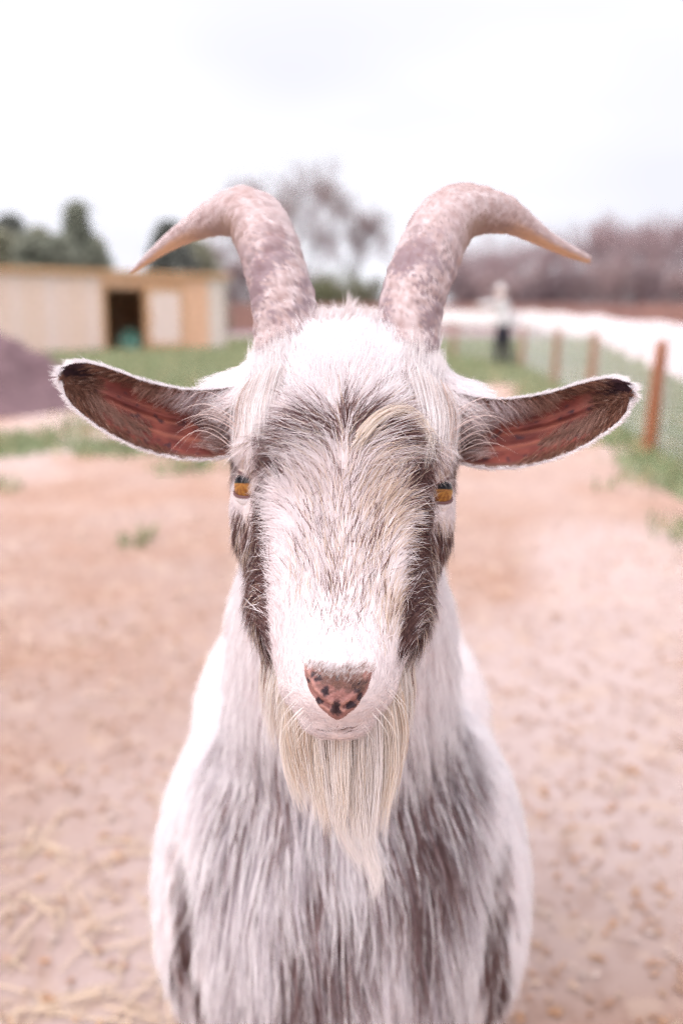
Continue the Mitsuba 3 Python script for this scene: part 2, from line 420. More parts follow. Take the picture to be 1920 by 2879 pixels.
scene['mat_wire'] = principled((.72, .74, .74), .5)
ms = []
for z in np.arange(.06, .90, .075):
    t = np.linspace(0, dist[-1], 60)
    p = along(t)
    ms.append(tube(np.column_stack([p[:, 0] + .02, p[:, 1], z + .01 * np.sin(t * 2.1 + z * 9)]), .0022, 3))
for t in np.arange(0, dist[-1], .085):
    p = along(t)
    ms.append(tube([[p[0] + .024, p[1], .03], [p[0] + .024, p[1], .90]], .0022, 3))
k = put('wire_mesh', mikit.ply(join(ms), 'mat_wire'), fence)
tag(k, kind='stuff')
tq = np.linspace(0, dist[-1], 260)
zt = np.interp(tq, dist, [1.02, 1.06, 1.12, 1.16, 1.23, 1.26, 1.26]); zb = np.interp(tq, dist, [.52, .70, .86, .86, .90, .90, .90])
zt = zt - .03 * np.sin(PI * ((tq / 3.9) % 1)); zb = zb - .05 * np.sin(PI * ((tq / 3.9) % 1)) - .02 * np.sin(tq * 5)
p = along(tq)
nb = 14
B = np.linspace(0, 1, nb)
Z = zb[:, None] + (zt - zb)[:, None] * B
off = .035 + .03 * np.sin(tq[:, None] * 7 + B * 3) * (1 - B) + .012 * np.sin(tq[:, None] * 23 + B * 5)
v = np.stack([p[:, :1] + off, np.repeat(p[:, 1:2], nb, 1), Z], -1).reshape(-1, 3)
idx = np.arange(260 * nb).reshape(260, nb)
f = np.vstack([np.stack([idx[:-1, :-1].ravel(), idx[1:, :-1].ravel(), idx[1:, 1:].ravel()], 1), np.stack([idx[:-1, :-1].ravel(), idx[1:, 1:].ravel(), idx[:-1, 1:].ravel()], 1)])
scene['mat_cloth'] = principled((.88, .84, .87), .8)
put('strip', mikit.ply((v, f), 'mat_cloth', smooth=True), fence)
for i in range(len(FENCE)):
    x, y = FENCE[i]
    put('stake', mikit.ply(tube([[x + .075, y + .05, -.1], [x + .075, y + .05, [1.0, 1.05, 1.09, 1.12, 1.19, 1.21][i]]], .007, 8), 'mat_wire', smooth=True), fence)

# long reddish board fence beyond the field
pf = 'panel_fence'
tag(pf, 'long reddish brown board fence across the far side of the field', 'fence')
for i, (a, b) in enumerate((((.30, .17, .14), (.38, .23, .19)), ((.27, .155, .13), (.35, .21, .18)))):
    scene[f'mat_panel_{i}'] = wood(a, b, .6)
prng = random.Random(9)
for i in range(38):
    x0 = -22 + 2.0 * i
    y0 = 74 + .05 * (x0 - 10)
    h = 2.0 + prng.uniform(-.04, .04)
    ms = []
    for j in range(12):
        m = box_at(np.array([x0, y0]), np.array([1.0, 0]), np.array([0, 1.0]), .06 + j * .157, .06 + j * .157 + .15, prng.uniform(-.012, .004), .02, .05, h + prng.uniform(-.015, .01))
        ms.append((np.array(m.vertices), np.array(m.faces)))
    put('panel', mikit.ply(join(ms), f'mat_panel_{prng.randrange(2)}'), pf)
    put('post', mikit.ply(box_at(np.array([x0, y0]), np.array([1.0, 0]), np.array([0, 1.0]), -.05, .05, -.03, .07, -.1, h + .08, .008), 'mat_panel_1'), pf)


# ------------------------------------------------------------------ trees
def leaf_quads(c, d, L, w, rng):
    """Small leaf blades: centres c, directions d."""
    n = len(c)
    r = unit3(np.cross(d, rng.normal(size=(n, 3))))
    v = np.stack([c - d * L[:, None] * .5 - r * w[:, None] * .2, c - r * w[:, None] * .5, c + d * L[:, None] * .5, c + r * w[:, None] * .5], 1)
    f = (np.arange(n)[:, None, None] * 4 + np.array([[0, 1, 2], [0, 2, 3]])).reshape(-1, 3)
    return v.reshape(-1, 3), f


def unit3(a):
    return a / (np.linalg.norm(a, axis=-1, keepdims=True) + 1e-12)


scene['mat_bark'] = principled(proc(lambda p, n, uv: mix((.10, .075, .07), (.17, .13, .125), mikit.fbm(p.x * 4.0, p.y * 4.0, p.z * 1.2, 3))), .9)


def conifer(x, y, h, r, seed, c1, c2, label, pointed=1.0, n=7600, group=None, category='conifer'):
    rng = np.random.default_rng(seed)
    key = free('conifer')
    tag(key, label, category, group)
    put('trunk', mikit.ply(tube([[x, y, -.1], [x, y, h * .5], [x, y, h * .97]], [.022 * h, .014 * h, .004 * h], 9), 'mat_bark', smooth=True), key)
    nb = 190
    u = rng.random(nb) ** .85
    zb = h * (.04 + .95 * u)
    az = rng.random(nb) * 2 * PI
    reach = r * (1 - u) ** (.85 * pointed) * (.65 + .5 * rng.random(nb)) * np.minimum(1, .55 + u * 3) + .12
    bi = rng.integers(0, nb, n)
    k = rng.random(n) ** .55
    out = np.stack([np.cos(az), np.sin(az)], 1)[bi]
    c = np.empty((n, 3))
    c[:, :2] = [x, y] + out * (reach[bi] * k)[:, None] + rng.normal(0, .09 * r, (n, 2)) * (.3 + k[:, None])
    c[:, 2] = zb[bi] - .30 * reach[bi] * k ** 1.5 + rng.normal(0, .035 * h, n) * .6
    c[:, 2] = np.clip(c[:, 2], .1, h)
    d = unit3(np.column_stack([out + rng.normal(0, .45, (n, 2)), -.25 + rng.normal(0, .35, n)]))
    v, f = leaf_quads(c, d, .32 + .34 * rng.random(n), .13 + .10 * rng.random(n), rng)
    col = np.array(c1) + (np.array(c2) - np.array(c1)) * rng.random((n, 1))
    put('crown', mikit.ply((v, f), 'mat_leaf', color=np.repeat(col[:, None], 4, 1).reshape(-1, 3)), key)


ORD = 'first second third fourth fifth sixth seventh eighth ninth tenth eleventh twelfth thirteenth fourteenth fifteenth sixteenth seventeenth eighteenth nineteenth twentieth twenty-first twenty-second twenty-third twenty-fourth twenty-fifth twenty-sixth'.split()
EV = ['dark slim evergreen at the left edge above the shed roof', 'pale olive evergreen between darker ones above the shed', 'pointed spruce, tallest of the trees above the shed', 'low bushy evergreen left of the pointed spruce',
      'rounded evergreen at the right end of the trees above the shed', 'dark tree rising behind the shed under the left horn', 'dull olive tree beside the dark one behind the shed', 'broad grey-green evergreen cut by the left edge', 'short olive evergreen filling the gap left of the dark slim one', 'short green evergreen filling the gap right of the dark slim one', 'squat pale evergreen at the right foot of the pointed spruce']
DK, OL, GN = ((.17, .185, .17), (.29, .31, .28)), ((.30, .31, .23), (.42, .42, .32)), ((.23, .26, .21), (.36, .38, .31))
for (u_, vtop, wpx, y, pal, pt, lb) in ((52, 506, 85, 60, DK, .55, 0), (112, 533, 110, 63, OL, .6, 1), (196, 478, 150, 61, GN, 1.7, 2), (150, 548, 120, 58, GN, .6, 3), (238, 566, 70, 59, GN, .7, 4), (402, 520, 90, 64, DK, .5, 5), (452, 556, 110, 67, OL, .5, 6), (-5, 508, 110, 66, GN, .6, 7), (28, 540, 90, 57, OL, .5, 8), (84, 543, 90, 57, GN, .5, 9), (222, 548, 90, 63, OL, .5, 10)):
    conifer((u_ - 784) / 2287 * y, y, 1.1 + (725 - vtop) / 2287 * y, wpx / 2 / 2287 * y * 1.5, 900 + lb, *pal, EV[lb], pt)


for i in range(9):      # the belt of evergreens goes on to the left of the picture
    r = random.Random(950 + i)
    conifer(-27 - 6.2 * i + r.uniform(-2, 2), 58 + r.uniform(-6, 8) - 2.0 * i, 5.5 + 3 * r.random(), 1.9 + .8 * r.random(), 950 + i, *(DK, OL, GN)[i % 3], f'{ORD[i]} evergreen of the belt running on left of the shed trees', .7 + .5 * r.random(), n=1500)

def bare_tree(x, y, h, spread, seed, label, name='bare_tree', category='tree', levels=5, trunk=True, col=((.25, .19, .19), (.37, .30, .30)), buds=0, low=.28, group=None, dens=1.0, rmin=.017):
    rng = np.random.default_rng(seed)
    key = free(name)
    tag(key, label, category, group)
    limbs, twigs, tips = [], [], []

    def grow(p, d, L, r, lev):
        n = 3
        r = max(r, rmin)
        pts = [p]
        for i in range(n):
            d = unit3(d + rng.normal(0, .11, 3) + np.array([0, 0, .05]))
            p = p + d * L / n
            pts.append(p)
        (limbs if lev < 2 else twigs).append(tube(pts, np.linspace(r, max(r * .62, rmin * .8), n + 1), 6 if lev < 2 else 3))
        if lev >= levels:
            tips.append(p)
            return
        kids = 3 if lev < levels - 2 else max(2, int(4 * dens))
        for c in range(kids):
            i = n if c == 0 else rng.integers(2, n + 1)
            q = pts[i]
            a = rng.random() * 2 * PI
            perp = unit3(np.cross(d, [math.cos(a), math.sin(a), .3]))
            ang = (.25 if c == 0 else .55 + .35 * rng.random()) * spread
            grow(q, unit3(d * math.cos(ang) + perp * math.sin(ang)), L * (.74 if c == 0 else .6 + .16 * rng.random()), r * (.66 if c == 0 else .5), lev + 1)

    if trunk:
        stem = h * low
        pts = [[x, y, -.1], [x + rng.normal(0, .05), y, stem * .5], [x + rng.normal(0, .1), y, stem]]
        limbs.append(tube(pts, [.026 * h, .021 * h, .019 * h], 10))
        for c in range(4):
            a = c * PI / 2 + rng.random()
            tiltv = .12 if c == 0 else .42 * spread
            grow(np.array(pts[2], float) - [0, 0, .02 * c], unit3(np.array([math.cos(a) * tiltv, math.sin(a) * tiltv, 1])), h * (.27 if c == 0 else .24), .012 * h, 1)
    else:
        for c in range(6):
            a = rng.random() * 2 * PI
            tiltv = .15 + .7 * rng.random() * spread
            grow(np.array([x + rng.normal(0, .25), y + rng.normal(0, .25), -.05]), unit3(np.array([math.cos(a) * tiltv, math.sin(a) * tiltv, 1])), h * .33, .006 * h, 2)
    v, f = join(twigs)
    top = np.percentile(v[:, 2], 99.5)
    grow_z = np.array([1, 1, h / top])
    v = v * grow_z
    if limbs:
        lv, lf = join(limbs)
        put('trunk', mikit.ply((lv * grow_z, lf), 'mat_bark', smooth=True), key)
    c = np.array(col[0]) + (np.array(col[1]) - np.array(col[0])) * np.repeat(rng.random((len(twigs), 1)), [len(t[0]) for t in twigs], 0)
    parts = [(v, f, c)]
    if buds:
        tp = np.array(tips) * grow_z
        tp = tp[rng.integers(0, len(tp), buds)] + rng.normal(0, .12, (buds, 3))
        bv_, bf_ = leaf_quads(tp, unit3(rng.normal(size=(buds, 3))), .14 + .1 * rng.random(buds), .07 + .05 * rng.random(buds), rng)
        bc = np.array([.26, .20, .12]) + (np.array([.20, .22, .13]) - np.array([.26, .20, .12])) * rng.random((buds, 1))
        parts.append((bv_, bf_, np.repeat(bc[:, None], 4, 1).reshape(-1, 3)))
    V = np.vstack([q[0] for q in parts]); C = np.vstack([q[2] for q in parts])
    F = np.vstack([parts[0][1]] + [q[1] + len(parts[0][0]) for q in parts[1:]])
    put('crown', mikit.ply((V, F), 'mat_vc', color=C), key)
    return top


BARE = ((692, 392, 88, 1.3, 'tall bare tree rising between the two horns', 260), (610, 425, 92, 1.2, 'bare tree half hidden behind the left horn', 60), (815, 470, 90, 1.0, 'bare tree just right of the tall one between the horns', 80),
        (505, 560, 84, 1.0, 'bare brown tree behind the right end of the shed', 0), (555, 600, 80, 1.1, 'low bare tree close to the left horn foot', 0))
for i, (u_, vt, y, sp, lb, buds) in enumerate(BARE):
    bare_tree((u_ - 784) / 2287 * y, y, 1.1 + (725 - vt) / 2287 * y, sp, 1000 + i, lb, buds=buds * 3, levels=5, rmin=.028, dens=1.3)
RIGHT = [(1052, 575, 86), (1098, 548, 92), (1150, 560, 96), (1205, 550, 90), (1258, 530, 88), (1310, 528, 94), (1362, 512, 90), (1412, 504, 86), (1462, 512, 92), (1508, 496, 88), (1556, 488, 86), (1610, 480, 90)]
for i, (u_, vt, y) in enumerate(RIGHT):
    bare_tree((u_ - 784) / 2287 * y, y, 1.1 + (725 - vt) / 2287 * y, 1.1, 1100 + i, f'{ORD[i]} from the left of the bare mauve trees in the right-hand row', dens=1.3, rmin=.021, levels=5, col=((.30, .22, .23), (.45, .35, .355)), low=.2, group='bare trees in the row on the right')
for i in range(26):
    r = random.Random(1300 + i)
    u_ = 1035 + 23 * i + r.uniform(-8, 8)
    y = 79 + r.uniform(-2, 4)
    dk = i in (0, 1, 8, 9, 10, 11, 18)
    bare_tree((u_ - 784) / 2287 * y, y, 3.6 + 1.8 * r.random() + (.5 if i > 14 else 0), 1.0, 1300 + i, f'{ORD[i]} from the left of the leafless shrubs at the foot of the right-hand trees', name='shrub', category='shrub', levels=5, trunk=False,
              col=((.16, .12, .13), (.25, .19, .20)) if dk else ((.28, .21, .21), (.42, .32, .315)), group='shrubs under the tree row on the right', dens=1.3, rmin=.020)
for i in range(9):
    r = random.Random(1500 + i)
    u_ = 470 + 40 * i + r.uniform(-8, 8)
    y = 80 + r.uniform(-2, 3)
    bare_tree((u_ - 784) / 2287 * y, y, 3.8 + 1.6 * r.random(), 1.0, 1500 + i, f'{ORD[i]} from the left of the leafless shrubs between shed and right horn', name='shrub', category='shrub', levels=5, trunk=False,
              col=((.17, .125, .125), (.28, .21, .205)), group='shrubs behind the far fence in the middle', dens=1.2)


def leafy_bush(x, y, h, r, seed, c1, c2, label, n=4200):
    rng = np.random.default_rng(seed)
    key = free('bush')
    tag(key, label, 'bush')
    ms = []
    cl = rng.normal(size=(46, 3)); cl = unit3(cl) * (rng.random((46, 1)) ** .4)
    cl = cl * [r, r, h * .46] + [x, y, h * .5]
    for q in cl[::3]:
        ms.append(tube([[x, y, 0], (np.array([x, y, 0]) * .4 + q * .6) + rng.normal(0, .1, 3), q], [.03, .02, .008], 5))
    put('stem', mikit.ply(join(ms), 'mat_bark'), key)
    c = cl[rng.integers(0, 46, n)] + rng.normal(0, .30, (n, 3)) * r * .55
    c[:, 2] = np.clip(c[:, 2], .1, h * 1.02)
    v, f = leaf_quads(c, unit3(rng.normal(size=(n, 3))), .16 + .14 * rng.random(n), .09 + .08 * rng.random(n), rng)
    col = np.array(c1) + (np.array(c2) - np.array(c1)) * rng.random((n, 1))
    put('foliage', mikit.ply((v, f), 'mat_leaf', color=np.repeat(col[:, None], 4, 1).reshape(-1, 3)), key)


leafy_bush((765 - 784) / 2287 * 77, 77, 5.0, 2.3, 71, (.15, .17, .09), (.25, .26, .16), 'greenish bush showing between the horns above the far fence')
leafy_bush((835 - 784) / 2287 * 78, 78, 4.0, 1.7, 72, (.16, .16, .10), (.26, .25, .17), 'smaller olive bush beside the foot of the right horn')

# pale cottage far behind the tree row
cot = 'cottage'
tag(cot, 'small pale cottage gable far behind the trees above the person', 'cottage')
scene['mat_render'] = principled((.72, .73, .78), .8)
scene['mat_slate'] = principled((.22, .21, .24), .8)
cx, cy = (1130 - 784) / 2287 * 104, 104.0
m = manifold3d.CrossSection([[[-1.9, 0], [1.9, 0], [1.9, 4.3], [0, 6.6], [-1.9, 4.3]]]).extrude(7.0)
v = np.array(m.to_mesh().vert_properties)[:, :3]
put('wall', mikit.ply((np.stack([v[:, 0] + cx, v[:, 2] + cy, v[:, 1]], 1), np.array(m.to_mesh().tri_verts)[:, ::-1]), 'mat_render'), cot)
for s in (-1, 1):
    rp = [[cx + s * a, cy + b, z + dz] for a, z in ((0.02, 6.62), (2.2, 3.98)) for b in (-.25, 7.25) for dz in (.01, .16)]
    put('roof', mikit.ply(trimesh.convex.convex_hull(np.array(rp)), 'mat_slate'), cot)
put('window', mikit.ply(trimesh.creation.box(bounds=[[cx - .45, cy - .04, 2.5], [cx + .45, cy + .02, 3.7]]), 'mat_slate'), cot)


# ------------------------------------------------------------------ the person by the fence
def figure(bones, h, smooth_n=8):
    ms = []
    for (a, ra), (b, rb) in bones:
        s1 = trimesh.creation.icosphere(2, ra).vertices + np.array(a)
        s2 = trimesh.creation.icosphere(2, rb).vertices + np.array(b)
        ms.append(manifold3d.Manifold.hull_points(np.vstack([s1, s2])))
    m = manifold3d.Manifold.batch_boolean(ms, manifold3d.OpType.Add).refine_to_length(h)
    g = m.to_mesh()
    t = trimesh.Trimesh(np.array(g.vert_properties)[:, :3], np.array(g.tri_verts), process=True)
    trimesh.smoothing.filter_taubin(t, iterations=smooth_n)
    return t


PX, PY = 3.50, 22.1
per = 'person'
tag(per, 'person in a white cap, pale jacket and dark trousers reaching along the fence', 'person')


def pp(x, y, z):
    return [PX + x, PY + y, z]


# faces -x (along the fence), both arms stretched to the white strip
arm = []
for s in (-1, 1):
    arm += [((pp(-.02, s * .19, 1.40), .072), (pp(-.27, s * .20 + .02, 1.36), .060)), ((pp(-.27, s * .20 + .02, 1.36), .060), (pp(-.49, s * .16 + .04, 1.33), .050))]
torso = [((pp(0.03, -.10, .92), .115), (pp(.03, .10, .92), .115)), ((pp(.03, -.09, .93), .12), (pp(.0, -.12, 1.34), .105)), ((pp(.03, .09, .93), .12), (pp(.0, .12, 1.34), .105)), ((pp(0, -.17, 1.39), .065), (pp(0, .17, 1.39), .065)), ((pp(0.02, 0, 1.1), .14), (pp(0, 0, 1.33), .14))]
skin_b = [((pp(0, -.17, 1.39), .05), (pp(0, .17, 1.39), .05))] + [b for s in (-1, 1) for b in [((pp(-.02, s * .17, 1.39), .045), (pp(-.27, s * .20 + .02, 1.36), .035)), ((pp(-.27, s * .20 + .02, 1.36), .034), (pp(-.49, s * .16 + .04, 1.33), .028))]] + [((pp(-.02, 0, 1.40), .06), (pp(-.05, 0, 1.52), .055)), ((pp(-.055, 0, 1.57), .075), (pp(-.05, 0, 1.64), .088)), ((pp(-.095, 0, 1.555), .052), (pp(-.07, 0, 1.63), .08)), ((pp(-.155, 0, 1.585), .012), (pp(-.14, 0, 1.62), .010)), ((pp(-.04, -.085, 1.58), .018), (pp(-.04, -.088, 1.61), .02)), ((pp(-.04, .085, 1.58), .018), (pp(-.04, .088, 1.61), .02))]
for s in (-1, 1):
    wx, wy, wz = -.50, s * .16 + .04, 1.33
    skin_b.append(((pp(wx + .03, wy, wz), .028), (pp(wx - .02, wy, wz), .027)))
    skin_b += [((pp(wx - .02, wy + dy, wz), .022), (pp(wx - .09, wy + dy, wz - .005), .020)) for dy in (-.022, .022)]
    for k, (dy, ln) in enumerate(((-.034, .065), (-.012, .078), (.011, .074), (.033, .058))):
        a, b, c = (wx - .09, wy + dy, wz), (wx - .09 - ln * .55, wy + dy * 1.1, wz - .008), (wx - .09 - ln * .85, wy + dy * 1.1, wz - .04)
        skin_b += [((pp(*a), .0105), (pp(*b), .0095)), ((pp(*b), .0095), (pp(*c), .0085))]
    skin_b += [((pp(wx - .03, wy - s * .03, wz - .005), .013), (pp(wx - .07, wy - s * .058, wz - .02), .011)), ((pp(wx - .07, wy - s * .058, wz - .02), .011), (pp(wx - .10, wy - s * .05, wz - .045), .009))]
scene['mat_skin'] = principled((.58, .38, .31), .6)
scene['mat_jacket'] = principled(proc(lambda p, n, uv: mix((.66, .66, .68), (.74, .73, .74), mikit.fbm(p.x * 7.0, p.y * 7.0, p.z * 5.0, 3))), .85)
scene['mat_trousers'] = principled((.018, .018, .03), .85)
scene['mat_boots'] = principled((.05, .045, .05), .6)
scene['mat_cap'] = principled((.82, .81, .82), .8)
put('body', mikit.ply(figure(skin_b, .02, 3), 'mat_skin', smooth=True), per)
put('jacket', mikit.ply(figure(torso + arm, .035), 'mat_jacket', smooth=True), per)
legs_b = [((pp(.03, -.09, .93), .118), (pp(.03, .09, .93), .118))]
for s in (-1, 1):
    legs_b += [((pp(.03, s * .095, .90), .120), (pp(.02 - s * .09, s * .105, .49), .088)), ((pp(.02 - s * .09, s * .105, .49), .088), (pp(.07 - s * .11, s * .11, .11), .075))]
put('trousers', mikit.ply(figure(legs_b, .035), 'mat_trousers', smooth=True), per)
for s in (-1, 1):
    ax_, ay_ = .07 - s * .11, s * .11
    put('boot', mikit.ply(figure([((pp(ax_, ay_, .12), .052), (pp(ax_, ay_, .045), .05)), ((pp(ax_ + .02, ay_, .045), .045), (pp(ax_ - .15, ay_, .038), .038))], .02, 4), 'mat_boots', smooth=True), per)
put('cap', mikit.ply(figure([((pp(-.045, 0, 1.665), .098), (pp(-.04, 0, 1.68), .09)), ((pp(-.11, -.04, 1.665), .018), (pp(-.205, -.03, 1.645), .012)), ((pp(-.11, .04, 1.665), .018), (pp(-.205, .03, 1.645), .012)), ((pp(-.205, -.03, 1.645), .012), (pp(-.205, .03, 1.645), .012))], .02, 2), 'mat_cap', smooth=True), per)

# ------------------------------------------------------------------ the goat
# Head frame, millimetres: X to the right, V up the face, W out of the face; the goat holds its face square to what it looks at.
ROLL = math.radians(-1.7)
HX = np.array([1.0, 0, 0]); HV = np.array([0, math.sin(PITCH), math.cos(PITCH)]); HW = np.array([0, -math.cos(PITCH), math.sin(PITCH)])
HO = np.array([0.0008, 0.6377, 0.9743])
HXr = HX * math.cos(ROLL) + HV * math.sin(ROLL)
HVr = -HX * math.sin(ROLL) + HV * math.cos(ROLL)
HM = np.stack([HXr, HVr, HW], 1)          # columns


def h2w(p):
    return np.asarray(p, float) @ HM.T * 0.001 + HO


def w2h(p):
    return (np.asarray(p) - HO) @ HM * 1000.0


def smin(a, b, k):
    h = np.maximum(k - np.abs(a - b), 0) / k
    return np.minimum(a, b) - h * h * k * 0.25


def d_cone(p, a, b, ra, rb):
    """Tapered capsule."""
    a, b = np.asarray(a, float), np.asarray(b, float)
    ba = b - a
    t = np.clip(((p - a) @ ba) / (ba @ ba), 0, 1)
    return np.linalg.norm(p - a - t[..., None] * ba, axis=-1) - (ra + (rb - ra) * t)


def d_ell(p, c, r, M=None):
    q = p - np.asarray(c, float)
    if M is not None:
        q = q @ M
    r = np.asarray(r, float)
    k0 = np.linalg.norm(q / r, axis=-1)
    k1 = np.linalg.norm(q / (r * r), axis=-1)
    return k0 * (k0 - 1) / np.maximum(k1, 1e-9)


PRIM = []   # (group, kind, args in world metres, blend k, subtract)


def cone(group, a, b, ra, rb, k=0.03, head=False):
    if head:
        a, b, ra, rb = h2w(a), h2w(b), ra / 1000, rb / 1000
    PRIM.append((group, 'cone', (np.asarray(a, float), np.asarray(b, float), ra, rb), k, False))


def ell(group, c, r, k=0.03, head=False, sub=False, rot=None):
    M = None
    if head:
        c, r, M = h2w(c), np.asarray(r, float) / 1000, HM if rot is None else HM @ rot
    PRIM.append((group, 'ell', (np.asarray(c, float), np.asarray(r, float), M), k, sub))


# head
ell('head', (0, 92, -92), (58, 52, 72), 0.02, True)
for s in (-1, 1):
    cone('head', (s * 25, 78, -60), (s * 24, 20, -22), 37, 36, 0.02, True)          # forehead
    cone('head', (s * 24, 20, -22), (s * 18, -70, 40), 36, 20, 0.02, True)          # bridge of the nose
    cone('head', (s * 37, 45, -72), (s * 35, -5, -55), 40, 38, 0.02, True)          # cheek
    cone('head', (s * 35, -5, -55), (s * 27, -62, -8), 38, 27, 0.02, True)
    cone('head', (s * 27, -62, -8), (s * 15, -102, 35), 27, 20, 0.02, True)         # jaw
    ell('head', (s * 56, 37, -24), (15, 10, 21), 0.014, True)                        # brow bone
    cone('head', (s * 48, 66, -64), (s * 88, 77, -68), 30, 13, 0.02, True)          # root of the ear
    cone('head', (s * 44, 92, -68), (s * 86, 80, -70), 23, 12, 0.02, True)
    cone('head', (s * 40, 100, -55), (s * 44, 128, -62), 23, 21, 0.014, True)       # horn core
ell('head', (0, -97, 54), (32, 31, 40), 0.018, True)                                 # muzzle
ell('head', (0, -124, 44), (23, 13, 31), 0.005, True)                                # lower lip
for s in (-1, 1):
    ell('head', (s * 68, 16.0, -17), (15, 10.5, 16), 0.006, True, sub=True)               # eye socket
# neck and trunk
cone('body', (0, .775, .965), (0, .855, .82), .066, .079, .06)
cone('body', (0, .855, .82), (0, .905, .66), .079, .121, .08)
ell('body', (0, .905, .54), (.128, .145, .16), .08)
for s in (-1, 1):
    cone('body', (s * .072, 1.00, .59), (s * .092, .97, .44), .086, .076, .06)
    ell('body', (s * .108, .985, .445), (.078, .10, .15), .05)
cone('body', (0, 1.00, .53), (0, 1.30, .545), .164, .178, .1)
cone('body', (0, 1.30, .545), (0, 1.62, .58), .178, .150, .1)
cone('body', (0, 1.62, .60), (0, 1.72, .60), .150, .105, .08)
cone('body', (0, 1.76, .69), (0, 1.86, .74), .03, .018, .03)
for s in (-1, 1):
    cone('legs', (s * .088, .97, .44), (s * .085, .945, .26), .064, .033, .03)
    cone('legs', (s * .085, .945, .26), (s * .085, .955, .24), .034, .033, .02)
    cone('legs', (s * .085, .955, .24), (s * .085, .960, .085), .026, .021, .02)
    cone('legs', (s * .085, .960, .085), (s * .085, .935, .05), .025, .027, .02)
    cone('legs', (s * .095, 1.62, .56), (s * .11, 1.54, .37), .10, .058, .05)
    cone('legs', (s * .11, 1.54, .37), (s * .10, 1.735, .265), .055, .029, .03)
    cone('legs', (s * .10, 1.735, .265), (s * .10, 1.70, .085), .026, .021, .02)
    cone('legs', (s * .10, 1.70, .085), (s * .10, 1.675, .05), .025, .027, .02)


def prim_d(kind, args, p):
    return d_cone(p, *args) if kind == 'cone' else d_ell(p, *args)


def prim_box(kind, args):
    if kind == 'cone':
        a, b, ra, rb = args
        return np.minimum(a - ra, b - rb), np.maximum(a + ra, b + rb)
    c, r, M = args
    return c - r.max(), c + r.max()


def field(p, groups=None):
    d = np.full(p.shape[:-1], 0.2)
    for g, kind, args, k, sub in PRIM:
        if groups and g not in groups:
            continue
        e = prim_d(kind, args, p)
        d = np.maximum(d, -e) if sub else smin(d, e, k)
    return d


def surface_nets(phi, lo, h):
    s = phi < 0
    n0, n1, n2 = phi.shape
    cnt = np.zeros((n0 - 1, n1 - 1, n2 - 1), np.int8)
    for a in (0, 1):
        for b in (0, 1):
            for c in (0, 1):
                cnt += s[a:n0 - 1 + a, b:n1 - 1 + b, c:n2 - 1 + c]
    I = np.argwhere((cnt > 0) & (cnt < 8))
    idx = np.full(cnt.shape, -1, np.int64)
    idx[tuple(I.T)] = np.arange(len(I))
    acc, num = np.zeros((len(I), 3)), np.zeros(len(I))
    for ax in range(3):
        for b in (0, 1):
            for c in (0, 1):
                o0 = [0, 0, 0]
                o0[(ax + 1) % 3], o0[(ax + 2) % 3] = b, c
                o1 = list(o0)
                o1[ax] = 1
                A, B = phi[tuple((I + o0).T)], phi[tuple((I + o1).T)]
                m = (A < 0) != (B < 0)
                t = np.where(m, A / np.where(m, A - B, 1), 0)
                pos = np.tile(np.array(o0, float), (len(I), 1))
                pos[:, ax] = t
                acc += pos * m[:, None]
                num += m
    V = lo + h * (I + acc / num[:, None])
    F = []
    for ax in range(3):
        a, b = (ax + 1) % 3, (ax + 2) % 3
        sl0, sl1 = [slice(None)] * 3, [slice(None)] * 3
        sl0[ax], sl1[ax] = slice(0, -1), slice(1, None)
        E = np.argwhere(s[tuple(sl0)] != s[tuple(sl1)])
        inside = s[tuple(E.T)]
        ok = np.ones(len(E), bool)
        for q in (a, b):
            ok &= (E[:, q] > 0) & (E[:, q] < phi.shape[q] - 1)
        E, inside = E[ok], inside[ok]
        ea, eb = np.eye(3, dtype=int)[a], np.eye(3, dtype=int)[b]
        q = [idx[tuple((E - ea - eb).T)], idx[tuple((E - eb).T)], idx[tuple(E.T)], idx[tuple((E - ea).T)]]
        Q = np.stack(q, 1)
        Q[~inside] = Q[~inside][:, ::-1]
        F.append(Q)
    F = np.vstack(F)
    return V, np.vstack([F[:, [0, 1, 2]], F[:, [0, 2, 3]]])


def body_surface(h=0.004):
    lo = np.array([-.27, .50, .02]); hi = np.array([.27, 1.93, 1.17])
    n = np.ceil((hi - lo) / h).astype(int) + 1
    phi = np.full(n, 0.2, np.float32)
    for g, kind, args, k, sub in PRIM:
        a, b = prim_box(kind, args)
        i0 = np.clip(((a - k - 3 * h - lo) / h).astype(int), 0, n - 1)
        i1 = np.clip(((b + k + 3 * h - lo) / h).astype(int) + 2, 1, n)
        gx, gy, gz = np.meshgrid(*[lo[i] + h * np.arange(i0[i], i1[i]) for i in range(3)], indexing='ij')
        p = np.stack([gx, gy, gz], -1)
        e = prim_d(kind, args, p)
        sl = tuple(slice(i0[i], i1[i]) for i in range(3))
        phi[sl] = np.maximum(phi[sl], -e) if sub else smin(phi[sl], e, k)
    V, F = surface_nets(phi, lo, h)
    m = trimesh.Trimesh(V, F, process=False)
    trimesh.smoothing.filter_taubin(m, lamb=0.5, nu=0.52, iterations=6)
    return m


BODY = body_surface()

# ---- ears: a leaf in millimetres, s from root to tip, t from the lower to the upper edge
EL = np.array([0, 50, 90, 130, 180, 230, 270, 310, 350, 378, 396, 404]) * 0.298
EU = np.array([66, 57, 53, 54, 61, 73, 86, 98, 106, 105, 97, 78]) * 0.306
ED = np.array([-92, -101, -104, -102, -94, -80, -63, -42, -15, 8, 32, 62]) * 0.306


